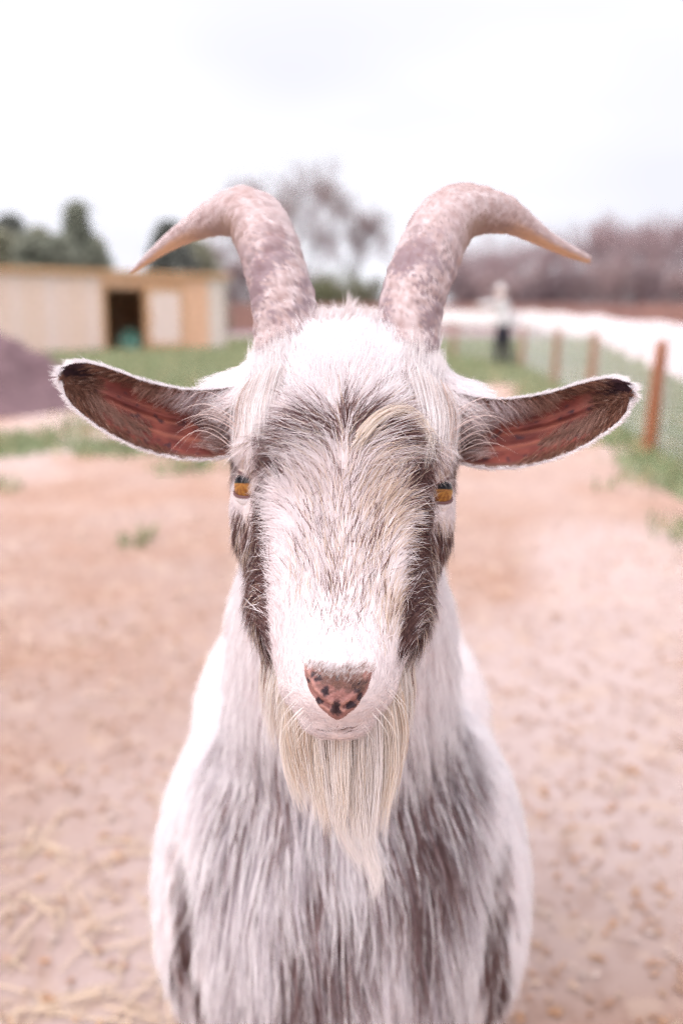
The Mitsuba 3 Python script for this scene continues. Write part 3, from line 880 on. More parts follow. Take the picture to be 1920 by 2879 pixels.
def ear_point(s, t, side):
    """Front surface of the ear; side -1 left in the picture, +1 right. t in [-1, 1]."""
    L = s * EL[-1]
    up, dn = np.interp(L, EL, EU), np.interp(L, EL, ED)
    mid, half = (up + dn) / 2, (up - dn) / 2
    v = mid + half * t
    deep = np.interp(s, [0, .15, .5, .85, 1], [33, 31, 23, 11, 2])
    w = -deep * (1 - np.abs(t) ** 2.4) + 3.5 * np.exp(-((t - 0.18) / 0.10) ** 2) * np.interp(s, [.2, .35, .7, .9], [0, 1, 1, 0]) \
        + 3.0 * np.exp(-((t + 0.32) / 0.09) ** 2) * np.interp(s, [.15, .3, .6, .75], [0, 1, 1, 0])
    w = w - 4.0 * np.clip(t - 0.86, 0, 1) / 0.14 * 0.5
    x = 76 + L
    return np.stack([side * x, 65.8 + v, -46 + w + 8 * s], -1)


def ear_mesh(side, ns=110, nt=56):
    s = np.linspace(0, 1, ns) ** 0.85
    t = np.sin(np.linspace(-PI / 2, PI / 2, nt))
    S, Tt = np.meshgrid(s, t, indexing='ij')
    front = ear_point(S, Tt, side)
    thick = (np.interp(S, [0, .3, 1], [9, 5, 3.0])) * np.sqrt(np.clip(1 - Tt ** 2, 0.02, 1)) + 0.6
    back = front.copy()
    back[..., 2] -= thick
    v = np.vstack([front.reshape(-1, 3), back.reshape(-1, 3)])
    idx = np.arange(ns * nt).reshape(ns, nt)
    a, b, c_, d = idx[:-1, :-1].ravel(), idx[1:, :-1].ravel(), idx[1:, 1:].ravel(), idx[:-1, 1:].ravel()
    f1 = np.vstack([np.stack([a, b, c_], 1), np.stack([a, c_, d], 1)])
    N = ns * nt
    f2 = f1[:, ::-1] + N
    rim = np.concatenate([idx[:, 0], idx[-1, 1:], idx[-2::-1, -1], idx[0, -2:0:-1]])
    r2 = np.roll(rim, -1)
    f3 = np.vstack([np.stack([rim, rim + N, r2 + N], 1), np.stack([rim, r2 + N, r2], 1)])
    f = np.vstack([f1, f2, f3])
    if side < 0:
        f = f[:, ::-1]
    return v, f, S.ravel(), Tt.ravel()


# ---- coat colour
WHITE = np.array([.90, .885, .90]); CREAM = np.array([.82, .735, .64]); TAN = np.array([.60, .44, .33])
BROWN = np.array([.25, .145, .13]); DARK = np.array([.055, .030, .037]); GREY = np.array([.60, .56, .60]); PINK = np.array([.72, .58, .57])


def ss(a, b, x):
    t = np.clip((x - a) / (b - a), 0, 1)
    return t * t * (3 - 2 * t)


def bump(x, c, r):
    return np.exp(-((x - c) / r) ** 2)


def nz(p, s, seed, o=2):
    return meshkit.fbm(np.asarray(p) * s, o, seed)


def dark_share_head(q):
    """Share of dark hairs over the head (head frame, mm), and the share of tan among the light ones."""
    X, V, W = q[..., 0], q[..., 1], q[..., 2]
    aX = np.abs(X)
    n = nz(q, 0.06, 3, 3)
    n2 = nz(q, 0.16, 4, 2)
    jag = (n - .5) * 14 + (n2 - .5) * 8
    d = np.zeros_like(X)
    # brow band: dark wings left and right of the parting, the parting itself
    d = np.maximum(d, 0.58 * bump(V + 0.16 * aX, 55 + (n - .5) * 34, 16) * ss(58, 46, aX) * ss(0, 6, aX + 3))
    d = np.maximum(d, 1.1 * bump(X + .25 * (V - 38), -46, 8.5) * bump(V, 36, 18))
    d = np.maximum(d, 1.2 * bump(X - .15 * (V - 34), 48, 9.5) * bump(V, 32, 22))
    d = np.maximum(d, 0.95 * bump(X, 34, 15) * bump(V, 50, 8))
    d = np.maximum(d, 0.75 * bump(X, 0, 5) * bump(V, 58, 13))
    d = np.maximum(d, 0.40 * bump(aX, 46, 9) * bump(V, 86, 8))
    d = np.maximum(d, (.30 * (.5 + .5 * ss(-25, 5, X))) * ss(50, 25, aX) * ss(46, 20, V) * ss(-30, 25, V) * (0.6 + 0.9 * (n2 - .5)))
    d = np.maximum(d, (0.20 * (.45 + .55 * ss(-22, 6, X))) * ss(40, 20, aX + (n - .5) * 12) * ss(-78, -52, V) * ss(60, 10, V) * (.5 + 1.0 * n2))
    # dark stripes from the eye corner down both sides of the nose
    lw = np.interp(V, [-95, -60, -20, 15], [44, 47, 49, 52])
    rw = np.interp(V, [-95, -60, -20, 15], [37, 41, 46, 49])
    span = ss(-98, -86, V) * ss(24, 10, V)
    left = ss(lw - 5 + jag * .35, lw - 1 + jag * .35, -X) * ss(lw + 10, lw + 4, -X + jag * .3) * span
    right = ss(rw - 6 + jag * .35, rw - 1 + jag * .35, X) * ss(rw + 16, rw + 7, X + jag * .3) * span
    n3 = nz(q * np.array([1, .45, 1]), 0.22, 8, 2)
    d = np.maximum(d, np.maximum(0.85 * left, 0.97 * right) * np.clip(.93 + 1.3 * (n3 - .5), .5, 1))
    cheek = ss(48, 55, aX) * ss(-105, -90, V) * ss(2, -14, V + (n - .5) * 30)
    d = np.maximum(d, cheek * np.clip(0.62 + 2.2 * (n2 - .5), 0.2, 1))
    d = np.maximum(d, 0.7 * bump(aX, 77, 7) * ss(18, 30, V) * ss(84, 66, V))
    d = np.maximum(d, 0.25 * bump(aX, 62, 10) * bump(V, 28, 10))
    d *= ss(-98, -88, V + ss(40, 55, aX) * -8)
    # tan
    tan = 0.75 * bump(X, 33, 9) * bump(V, -58, 16) + 0.65 * bump(X, 30, 16) * bump(V, 5, 36) + .16 * ss(40, 20, aX) * ss(-70, -40, V) * ss(60, 30, V) + 0.30 * bump(aX, 62, 9) * bump(V, 25, 16) + 0.10 * bump(V,50,14)
    tan = np.maximum(tan, 0.55 * ss(46, 54, aX) * ss(4, -12, V))
    tan = np.maximum(tan, 0.75 * ss(5, -15, W) * ss(-70, -95, V))
    d = np.maximum(d, .55 * bump(V, -126.5, 1.6) * ss(11, 6, aX) * (W > 55))
    return np.clip(d * 1.12, 0, 1), np.clip(tan, 0, 1)


def dark_share_body(p):
    x, y, z = p[..., 0], p[..., 1], p[..., 2]
    ax = np.abs(x)
    st = meshkit.fbm(np.stack([x * 26, y * 8, z * 9], -1), 3, 12)
    st2 = meshkit.fbm(np.stack([x * 60, y * 20, z * 16], -1), 2, 13)
    front = ss(.135, .10, ax + (st - .5) * .05) * ss(.80, .72, z + (st - .5) * .12) * ss(.98, .90, y)
    big = 0.18 + 1.1 * (st - .5) + 0.6 * (st2 - .5)
    for px, pz, rx, rz, k in ((.075, .64, .055, .055, .50), (-.048, .50, .030, .055, .60), (-.01, .565, .035, .045, .35), (-.105, .535, .045, .06, -.40), (.062, .49, .05, .05, -.42), (-.10, .68, .06, .05, -.08), (.10, .68, .035, .05, .15), (.12, .56, .03, .06, -.25)):
        big = big + k * bump(x - px + (st - .5) * .03, 0, rx) * bump(z - pz + (st - .5) * .05, 0, rz)
    d = front * np.clip(big, 0.05, 0.95)
    edge = np.clip(.55 + 1.6 * (st2 - .4), 0, 1) * ss(.015 + .07 * np.clip(.56 - z, 0, .15), .005 + .04 * np.clip(.56 - z, 0, .15), np.abs(ax - (.148 + .05 * np.clip(.55 - z, 0, .2)) + (st2 - .5) * .05)) * ss(.61, .56, z) * ss(.36, .42, z) * ss(1.06, 1.0, y)
    d = np.maximum(d, .95 * edge)
    d = np.maximum(d, 0.8 * bump(ax, .105, .012) * ss(.50, .46, z) * ss(.95, .9, y) * st2 * 1.4)
    return np.clip(d, 0, 1)


def hair_colors(p, q, head_w, rng):
    dh, tan = dark_share_head(q)
    db = dark_share_body(p)
    share = dh * head_w + db * (1 - head_w)
    tan = tan * head_w
    r, r2 = rng.random(len(p)), rng.random(len(p))
    c = WHITE * (0.93 + 0.09 * rng.random((len(p), 1)))
    c = np.where((head_w > .5)[:, None] & (q[:, 1:2] < 70), c * np.array([.90, .865, .865]), c)
    c = np.where((r2 < tan)[:, None], CREAM * (.6 + .5 * rng.random((len(p), 1))) * .55 + TAN * .45, c)
    c = np.where(((r2 < share * .45 + .25 * ss(.15,.1,np.abs(p[:,0]))*ss(.8,.7,p[:,2])) & (head_w < .5))[:, None], GREY * (.7 + .5 * rng.random((len(p), 1))), c)
    k = rng.random((len(p), 1)) ** .9
    dk = DARK * (1 - k) + BROWN * k
    soft = ((share < .4) * head_w)[:, None]
    dk = dk * (1 - soft * .5) + np.array([.30, .20, .19]) * soft * .5
    bod = (head_w < .5) * (1 - ss(.128, .136, np.abs(p[:, 0])))
    dk = dk + (np.array([.33, .245, .255]) * (.6 + .8 * rng.random((len(p), 1))) - dk) * (bod * .40)[:, None]
    return np.where((r < share)[:, None], dk, c), share, tan


# ---- skin (under the hair): same markings, softer
def skin_color(p):
    q = w2h(p)
    hw = ss(.02, -.02, field(p, ('head',)) - field(p, ('body', 'legs')))
    dh, tan = dark_share_head(q)
    sh = (dh * hw + dark_share_body(p) * (1 - hw))[:, None]
    base = PINK * .5 + WHITE * .5
    base = base * (1 - tan[:, None] * .5 * hw[:, None]) + CREAM * tan[:, None] * .5 * hw[:, None]
    return base * (1 - sh) + (DARK * .5 + BROWN * .5) * sh


goat = 'goat'
tag(goat, 'white and brown billy goat with curved horns facing forward', 'goat')
bv, bf = np.array(BODY.vertices), np.array(BODY.faces)
parts_v, parts_f, parts_c = [bv], [bf], [skin_color(bv)]
EARS = {}
at = len(bv)
for side in (-1, 1):
    v, f, S, Tt = ear_mesh(side)
    N = len(S)
    fr = v[:N]
    n1 = meshkit.fbm(fr * 0.09 + 5 * side, 3, 41); n2 = meshkit.fbm(fr * 0.35, 2, 42)
    red = np.array([.235, .072, .056]); deep = np.array([.135, .040, .036]); brn = np.array([.14, .075, .06]); pale = np.array([.62, .38, .33])
    k = ss(.25, .75, n1)[:, None]
    col = red * k + deep * (1 - k)
    vein = (bump(Tt, .02 + .04 * np.sin(S * 7), .045) + bump(Tt, -.42 + .1 * S, .05) + .6 * bump(Tt, .42 - .2 * S, .04)) * ss(.1, .25, S) * ss(.85, .6, S)
    col = col + (np.array([.42, .17, .12]) - col) * (vein * .6)[:, None]
    outer = np.clip(ss(.72, .9, S + (n1 - .5) * .2) + ss(.66, .9, Tt + (n1 - .5) * .2) + ss(-.78, -.95, Tt), 0, 1)[:, None]
    col = col * (1 - outer) + (brn * (.7 + .6 * n2[:, None])) * outer
    spots = ss(.78, .88, meshkit.fbm(np.stack([S * 30 + side * 3, Tt * 8.5, S * 0], -1), 1, 43)) * ss(.97, .7, np.abs(Tt))
    col = col * (1 - spots[:, None] * .85) + np.array([.05, .03, .04]) * spots[:, None] * .85
    backc = np.tile(WHITE * .9, (N, 1))
    parts_v.append(h2w(v)); parts_f.append(f + at); parts_c.append(np.vstack([col, backc]))
    EARS[side] = (h2w(v), f, S, Tt)
    at += len(v)
ALL_V, ALL_C = np.vstack(parts_v), np.vstack(parts_c)
solid = None
for pv, pf_ in ((bv, bf), EARS[-1][:2], EARS[1][:2]):
    one = manifold3d.Manifold(manifold3d.Mesh(np.asarray(pv, np.float32), np.asarray(pf_, np.uint32)))
    solid = one if solid is None else solid + one
sm = solid.to_mesh()
sv = np.array(sm.vert_properties)[:, :3].astype(float)
put('body', mikit.ply((sv, np.array(sm.tri_verts)), 'mat_vc_soft', smooth=True, color=np.clip(ALL_C[cKDTree(ALL_V).query(sv)[1]], 0, 1)), goat)
for s in (-1, 1):
    for y in (.925, 1.665):
        x = s * (.085 if y < 1 else .10)
        w = manifold3d.Manifold.hull_points([[x + a * .030, y - .035 + b, 0.0] for a in (-1, 1) for b in (0.0, .062)] + [[x + a * .022, y - .018 + b, .052] for a in (-1, 1) for b in (0.0, .042)] + [[x, y - .045, 0.0]])
        put('hoof', mikit.ply(w, principled((.10, .08, .075), .55), smooth=25), goat)


# ---- horns
def horn(side, pts, seed):
    """pts rows: X, V, W, radius across, radius front to back (mm)."""
    pts = np.array(pts, float)
    t = np.linspace(0, 1, len(pts))
    from scipy.interpolate import CubicSpline, PchipInterpolator
    tt = np.linspace(0, 1, 190)
    c = CubicSpline(t, pts[:, :3])(tt)
    r = PchipInterpolator(t, pts[:, 3:5])(tt)
    d = np.gradient(c, axis=0)
    d /= np.linalg.norm(d, axis=1, keepdims=True)
    front = np.array([0, 0, 1.0])
    a = np.cross(d, front); a /= np.linalg.norm(a, axis=1, keepdims=True)
    b = np.cross(a, d)
    na = 72
    ang = np.linspace(0, 2 * PI, na + 1)[:-1]
    ca, sa = np.cos(ang), np.sin(ang)
    ring = 1 - 0.05 * np.cos(2 * ang) * 0
    P = c[:, None] + a[:, None] * (r[:, :1, None] * (ca * ring)[None, :, None]) + b[:, None] * (r[:, 1:2, None] * (sa * ring)[None, :, None])
    nrm = a[:, None] * ca[None, :, None] + b[:, None] * sa[None, :, None]
    arc = np.concatenate([[0], np.cumsum(np.linalg.norm(np.diff(c, axis=0), axis=1))])
    A = np.repeat(arc[:, None], na, 1)
    wob = meshkit.fbm(np.stack([A * .05, np.cos(ang)[None] * 1.2 + 0 * A, np.sin(ang)[None] * 1.2 + 0 * A], -1), 2, seed)
    ridge = (np.abs(np.sin(A * .24 + 3 * wob)) ** .6 - .7) * ss(1.0, .45, A / arc[-1]) * 1.7
    lumps = (meshkit.fbm(np.stack([A * .13, np.cos(ang)[None] * 2.2 + 0 * A, np.sin(ang)[None] * 2.2 + 0 * A], -1), 3, seed + 1) - .5) * 3.2 * ss(1.0, .5, A / arc[-1])
    keel = 3.0 * np.clip(np.cos(ang)[None] * -side, 0, 1) ** 6 * (0.5 + wob) * ss(.75, .5, A / arc[-1])
    fine = (meshkit.fbm(np.stack([A * .6, np.cos(ang)[None] * 7 + 0 * A, np.sin(ang)[None] * 7 + 0 * A], -1), 2, seed + 2) - .5) * .7
    P = P + nrm * ((ridge + lumps + keel + fine) * np.minimum(1, r[:, :1] / 12))[..., None]
    v = np.vstack([P.reshape(-1, 3), c[-1:] + d[-1:] * r[-1, 0] * .8])
    idx = np.arange(190 * na).reshape(190, na)
    nx = np.roll(idx, -1, axis=1)
    f = np.vstack([np.stack([idx[:-1].ravel(), nx[:-1].ravel(), nx[1:].ravel()], 1), np.stack([idx[:-1].ravel(), nx[1:].ravel(), idx[1:].ravel()], 1),
                   np.stack([idx[-1], nx[-1], np.full(na, len(v) - 1)], 1)])
    # colour: chalky pink horn, purple-brown worn patches low down, brown streaks, amber towards the tip's underside
    cyl = np.stack([A, np.cos(ang)[None] * 20 + 0 * A, np.sin(ang)[None] * 20 + 0 * A], -1)
    R3 = np.linalg.qr(np.random.default_rng(seed).normal(size=(3, 3)))[0]
    W3 = P @ R3 + 6 * meshkit.fbm(P * .07, 2, seed + 9)[..., None]
    m1 = meshkit.fbm(W3 * .045, 3, seed + 5); m2 = .25 * meshkit.fbm(W3 * .12, 3, seed + 6) + .40 * meshkit.fbm((P @ R3) * .38, 3, seed + 10) + .35 * meshkit.fbm(cyl * np.array([.06, .34, .34]), 4, seed + 8); m3 = meshkit.fbm((P @ R3[:, ::-1]) * .42, 3, seed + 7)
    u = A / arc[-1]
    base = np.array([.36, .26, .25]); chalk = np.array([.60, .53, .54]); rust = np.array([.30, .19, .17]); purple = np.array([.15, .105, .14]); brown = np.array([.20, .125, .11]); amber = np.array([.60, .38, .23])
    col = base + (chalk - base) * (ss(.32, .68, .75 * m2 + .25 * m3))[..., None]
    col = col + (rust - col) * (ss(.54, .68, m1) * .35)[..., None]
    low = ss(.5, .2, u)
    col = col + (purple - col) * (ss(.46, .55, .55 * m1 + .45 * m3) * ss(.46, .22, u) * .62)[..., None]
    col = col + (brown - col) * (ss(.56, .66, .35 * m2 + .65 * m3) * .55)[..., None]
    under = np.clip(np.cos(ang)[None] * side, 0, 1)
    # shade painted into the colour: darker brown underside from the bend outwards
    col = col + (np.array([.25, .165, .13]) - col) * (ss(.45, .9, under + (m3 - .5) * .6) * ss(.3, .45, u) * .85)[..., None]
    col = col + (amber - col) * (ss(.6, .85, u + (m2 - .5) * .2) * ss(.2, .7, under + (m3 - .5) * .5))[..., None]
    col = np.vstack([np.clip(col, .02, .9).reshape(-1, 3), amber])
    if side > 0:
        f = f[:, ::-1]
    return v, f, col



HORN_L = [(-40, 92, -58, 21, 25), (-44.0, 114.5, -58.0, 21.6, 26), (-48.4, 146.7, -64.0, 21.2, 26), (-55.2, 173.8, -74.0, 21.0, 25), (-65.2, 201.6, -89.0, 21.0, 24), (-80.1, 223.5, -108.0, 19.0, 22), (-99.2, 229.3, -128.0, 15.6, 18),
          (-116.7, 227.8, -145.0, 11.8, 14), (-135.0, 224.2, -162.0, 8.9, 10.5), (-153.6, 217.7, -178.0, 6.2, 7.5), (-170.6, 209.5, -192.0, 3.9, 4.6), (-187.8, 200.7, -205.0, 1.2, 1.3)]
HORN_R = [(39, 94, -58, 21, 25), (43.2, 117.1, -58.0, 21.6, 26), (45.8, 149.5, -64.0, 22.0, 26), (55.1, 180.3, -74.0, 22.2, 25), (66.9, 209.4, -89.0, 21.6, 24), (81.9, 228.5, -106.0, 19.6, 22), (101.2, 236.9, -123.0, 17.3, 19),
          (121.7, 238.8, -139.0, 14.0, 16), (141.9, 234.5, -154.0, 9.8, 11.5), (164.6, 227.6, -169.0, 6.6, 7.5), (184.8, 223.0, -182.0, 5.0, 5.6), (202.1, 220.0, -193.0, 3.2, 3.4)]
for side, pts, seed in ((-1, HORN_L, 61), (1, HORN_R, 77)):
    v, f, col = horn(side, pts, seed)
    k = put('horn', mikit.ply((h2w(v), f), 'mat_vc_soft', smooth=True, color=col), goat)
    tag(k, 'left-hand horn with a thin dropped tip' if side < 0 else 'right-hand horn, raised a little higher')


# ---- eyes: amber ball with a level slot pupil, lids round it
scene['mat_eye'] = {'type': 'principled', 'base_color': VC, 'roughness': 0.15, 'specular': 0.14}
EYE_R = 13.0
for side in (-1, 1):
    ec = np.array([side * 61.0, 16.0, -25.5])
    sph = trimesh.creation.uv_sphere(1.0, count=[48, 84])
    u = np.array(sph.vertices)
    g = np.array([side * .56, .10, .82]); g /= np.linalg.norm(g)
    e1 = np.cross([0, 1, 0], g); e1 /= np.linalg.norm(e1)
    e2 = np.cross(g, e1)
    a, b, c_ = u @ e1 * EYE_R, u @ e2 * EYE_R, u @ g
    rr = np.hypot(a, b)
    n = meshkit.fbm(np.stack([np.arctan2(b, a) * 5, rr * .12, a * 0], -1), 3, 9)
    col = np.array([.37, .18, .045]) + (np.array([.21, .08, .025]) - np.array([.37, .18, .045])) * ss(.4, .65, n)[:, None]
    col = col + (np.array([.10, .05, .035]) - col) * ss(9.6, 11.2, rr + (n - .5))[:, None]
    pupil = ss(1.15, .92, (np.abs(a) / 10.0) ** 4 + (np.abs(b - 3.0) / 3.0) ** 4)
    col = col + (np.array([.008, .008, .012]) - col) * pupil[:, None]
    col = np.where((c_ < 0)[:, None], np.array([.25, .18, .16]), col)
    k = put('eye', mikit.ply((h2w(ec + u * EYE_R), sph.faces), 'mat_eye', smooth=True, color=col), goat)
    tag(k, 'amber eye with a dark level pupil')
    # lids: shells round the ball, the upper one hanging low over the inner corner
    for up in (1, -1):
        na, nb = 44, 12
        A, B = np.meshgrid(np.linspace(-1.25, 1.25, na), np.linspace(0, 1, nb), indexing='ij')
        edge = (0.50 - 0.12 * A ** 2 + 0.30 * A * (side * 1.0)) if up > 0 else (-0.56 + 0.22 * A ** 2 + 0.05 * A * side)
        lat = edge + up * B * 0.9
        h = np.stack([np.sin(A) * np.cos(lat), np.sin(lat), np.cos(A) * np.cos(lat)], -1)
        dirs = h[..., :1] * e1 + h[..., 1:2] * np.array([0, 1.0, 0]) + h[..., 2:3] * (g - g[1] * np.array([0, 1, 0]))
        dirs /= np.linalg.norm(dirs, axis=-1, keepdims=True)
        rad = EYE_R + 0.5 + 1.5 * np.sqrt(np.clip(B * 6, 0, 1)) + 0.6 * B
        out = ec + dirs * rad[..., None]
        inn = ec + dirs * (EYE_R + .25)
        v = np.vstack([out.reshape(-1, 3), inn.reshape(-1, 3)])
        idx = np.arange(na * nb).reshape(na, nb)
        q = [idx[:-1, :-1].ravel(), idx[1:, :-1].ravel(), idx[1:, 1:].ravel(), idx[:-1, 1:].ravel()]
        f = np.vstack([np.stack([q[0], q[1], q[2]], 1), np.stack([q[0], q[2], q[3]], 1)])
        rim = np.stack([idx[:-1, 0], idx[1:, 0], idx[1:, 0] + na * nb], 1)
        rim2 = np.stack([idx[:-1, 0], idx[1:, 0] + na * nb, idx[:-1, 0] + na * nb], 1)
        f = np.vstack([f, f[:, ::-1] + na * nb, rim, rim2])
        lidc = np.where((B < .12)[..., None], np.array([.16, .09, .09]), WHITE * .85 if up < 0 else TAN * .5 + WHITE * .45)
        put('eyelid', mikit.ply((h2w(v), f), 'mat_vc_soft', smooth=True, color=np.vstack([lidc.reshape(-1, 3)] * 2)), goat)


# ---- nose pad
def face_w(X, V, start=125.0):
    """W of the face's front surface at (X, V)."""
    X, V = np.broadcast_arrays(np.asarray(X, float), np.asarray(V, float))
    Wl = np.linspace(start, -120, 124)
    best = np.full(X.shape, np.nan)
    prev = None
    for w in Wl:
        d = field(h2w(np.stack([X, V, np.full(X.shape, w)], -1)), ('head',)) * 1000
        if prev is not None:
            hit = np.isnan(best) & (d <= 0) & (prev > 0)
            best[hit] = (w + (Wl[0] - Wl[1]) * (0 - d[hit]) / np.maximum(prev[hit] - d[hit], 1e-6))
        prev = d
    return np.where(np.isnan(best), 0, best)


def seg_d(x, y, pts):
    best = np.full(np.shape(x), 1e9)
    for (x0, y0), (x1, y1) in zip(pts[:-1], pts[1:]):
        t = np.clip(((x - x0) * (x1 - x0) + (y - y0) * (y1 - y0)) / ((x1 - x0) ** 2 + (y1 - y0) ** 2), 0, 1)
        best = np.minimum(best, np.hypot(x - x0 - t * (x1 - x0), y - y0 - t * (y1 - y0)))
    return best


NC = (0.0, -101.0)
NOSE = [(-19.5, -87.5), (-9, -87), (0, -88), (9, -87), (19.5, -87.5), (18.0, -96), (13.5, -105), (7.0, -113.5), (0.5, -119), (-6, -114), (-12.5, -105.5), (-17.5, -96.5)]


def nose_r(ang):
    p = np.array(NOSE) - NC
    a = np.arctan2(p[:, 1], p[:, 0]); o = np.argsort(a)
    a, r = a[o], np.hypot(*p[o].T)
    return np.interp(ang, np.concatenate([a - 2 * PI, a, a + 2 * PI]), np.tile(r, 3))


def in_nose(X, V, grow=0.0):
    return np.hypot(X - NC[0], V - NC[1]) < nose_r(np.arctan2(V - NC[1], X - NC[0])) + grow


nr_, na_ = 46, 120
Rr, Aa = np.meshgrid(np.linspace(0, 1, nr_), np.linspace(-PI, PI, na_ + 1)[:-1], indexing='ij')
rr = nose_r(Aa) * Rr
X, V = NC[0] + rr * np.cos(Aa), NC[1] + rr * np.sin(Aa)
W = face_w(X, V)
slit = [seg_d(X, V, [(s * 18.5, -91), (s * 15.5, -99.5), (s * 10, -105.5), (s * 4, -109)]) for s in (-1, 1)]
groove = bump(np.minimum(*slit), 0, 1.4) * 3.0 + bump(seg_d(X, V, [(0, -109), (0.3, -121)]), 0, 1.0) * 1.8
roll = bump(np.minimum(*[seg_d(X, V, [(s * 16.5, -91), (s * 13, -98.5), (s * 8, -103.5), (s * 3, -106)]) for s in (-1, 1)]), 0, 1.6) * 1.3
n1 = meshkit.fbm(np.stack([X * .35, V * .35, X * 0], -1), 3, 51); n2 = meshkit.fbm(np.stack([X * 1.3, V * 1.3, X * 0], -1), 2, 52)
W = W + 3.6 * np.clip(1 - Rr ** 7, 0, 1) ** .6 - 0.8 * (Rr > .985) - groove * np.clip(1 - Rr ** 6, 0, 1) + roll * .7 + (n2 - .5) * .7
pinkn = np.array([.33, .165, .15]); brownn = np.array([.17, .095, .085])
col = pinkn + (brownn - pinkn) * (np.clip(ss(-101, -93, V + (n1 - .5) * 12) * ss(15, 6, np.abs(X)) + .35 * ss(.45, .7, n1), 0, 1))[..., None]
col = col + (np.array([.66, .38, .32]) - col) * (bump(np.minimum(*slit) - 2.4, 0, 1.0) * ss(.4, .55, n1) * .6)[..., None]
for u_, v_, r_ in ((818, 1577, 14), (740, 1588, 8), (723, 1561, 6.5), (710, 1553, 5.5), (765, 1631, 12), (723, 1617, 8), (799, 1623, 9), (821, 1605, 8), (764, 1554, 6), (700, 1570, 4)):
    sx_, sv_, sr_ = (u_ - 768) * .242, -(v_ - 1175.5) * .2418, r_ * .29
    ang_ = np.arctan2(V - sv_, X - sx_)
    spot = ss(1.3, .7, np.hypot((X - sx_) * 1.1, V - sv_) / (sr_ * 1.12 * (1 + .22 * np.sin(2 * ang_ + u_) + .14 * np.sin(3 * ang_ + v_))) + (n2 - .5) * .8)
    col = col + (np.array([.028, .02, .028]) - col) * (spot * .95)[..., None]
v = np.stack([X, V, W], -1).reshape(-1, 3)
idx = np.arange(nr_ * na_).reshape(nr_, na_); nx = np.roll(idx, -1, 1)
f = np.vstack([np.stack([idx[:-1].ravel(), idx[1:].ravel(), nx[1:].ravel()], 1), np.stack([idx[:-1].ravel(), nx[1:].ravel(), nx[:-1].ravel()], 1)])
scene['mat_nose'] = principled(VC, 0.42, specular=0.22)
k = put('nose_pad', mikit.ply((h2w(v), f), 'mat_nose', smooth=True, color=np.clip(col, .01, 1).reshape(-1, 3)), goat)
tag(k, 'pink nose with black freckles')
# the line of the mouth
xs = np.linspace(-15, 15, 31)
vs = -128.3 + 0.010 * xs ** 2
ws = face_w(xs, vs)
tubev = np.stack([xs, vs, ws + .1], -1)


# ---- hair: tapered flat strands with their own colours
def strands(root, path_fn, width, color, K, rng, nrm, roll=0.9, tipw=0.12):
    """path_fn(s) -> (n, 3) positions; returns vertices, faces, normals, colours."""
    n = len(root)
    S = np.linspace(0, 1, K)
    P = np.stack([path_fn(s) for s in S], 1)
    Tn = np.gradient(P, axis=1)
    Tn /= np.linalg.norm(Tn, axis=2, keepdims=True) + 1e-12
    b = np.cross(Tn, nrm[:, None, :])
    b /= np.linalg.norm(b, axis=2, keepdims=True) + 1e-9
    n2 = np.cross(b, Tn)
    a = (rng.random((n, 1, 1)) - .5) * 2 * roll
    side = b * np.cos(a) + n2 * np.sin(a)
    N = n2 * np.cos(a) - b * np.sin(a)
    w = width[:, None] * ((1 - S ** 2.0) * (1 - tipw) + tipw)[None] * 0.5
    v = np.stack([P - side * w[..., None], P + side * w[..., None]], 2).reshape(n, K * 2, 3)
    Nv = np.repeat(N, 2, axis=1)
    i = np.arange(K - 1) * 2
    f = np.concatenate([np.stack([i, i + 1, i + 3], 1), np.stack([i, i + 3, i + 2], 1)])
    F = (np.arange(n)[:, None, None] * (K * 2) + f[None]).reshape(-1, 3)
    C = np.repeat(color[:, None, :], K * 2, 1)
    return v.reshape(-1, 3), F, Nv.reshape(-1, 3), C.reshape(-1, 3)


HAIR = {}


def add_hair(part, s):
    HAIR.setdefault(part, []).append(s)


def flush_hair(part, label=None):
    V, F, N, C, at = [], [], [], [], 0
    for v, f, n, c in HAIR[part]:
        V.append(v); F.append(f + at); N.append(n); C.append(c); at += len(v)
    k = put(part, raw_ply(np.vstack(V), np.vstack(F), np.vstack(N), np.clip(np.vstack(C), .005, .95), 'mat_hair'), goat)
    tag(k, label, kind='stuff')


def unit(a):
    return a / (np.linalg.norm(a, axis=-1, keepdims=True) + 1e-12)


FACE_C = BODY.triangles_center
FACE_H = (field(FACE_C, ('head',)) - field(FACE_C, ('body', 'legs')) < .02) & (FACE_C[:, 2] > .8)


def coat(nh, nb, seed):
    rng = np.random.default_rng(seed)
    fi = np.concatenate([rng.choice(len(FACE_H), k, p=(w := BODY.area_faces * mk) / w.sum()) for k, mk in ((nh, FACE_H), (nb, ~FACE_H))])
    r1, r2 = np.sqrt(rng.random(len(fi)))[:, None], rng.random((len(fi), 1))
    tri = BODY.triangles[fi]
    pts = tri[:, 0] * (1 - r1) + tri[:, 1] * (r1 * (1 - r2)) + tri[:, 2] * (r1 * r2)
    bary = trimesh.triangles.points_to_barycentric(tri, pts)
    nrm = unit((BODY.vertex_normals[BODY.faces[fi]] * bary[..., None]).sum(1))
    return np.asarray(pts), nrm, rng


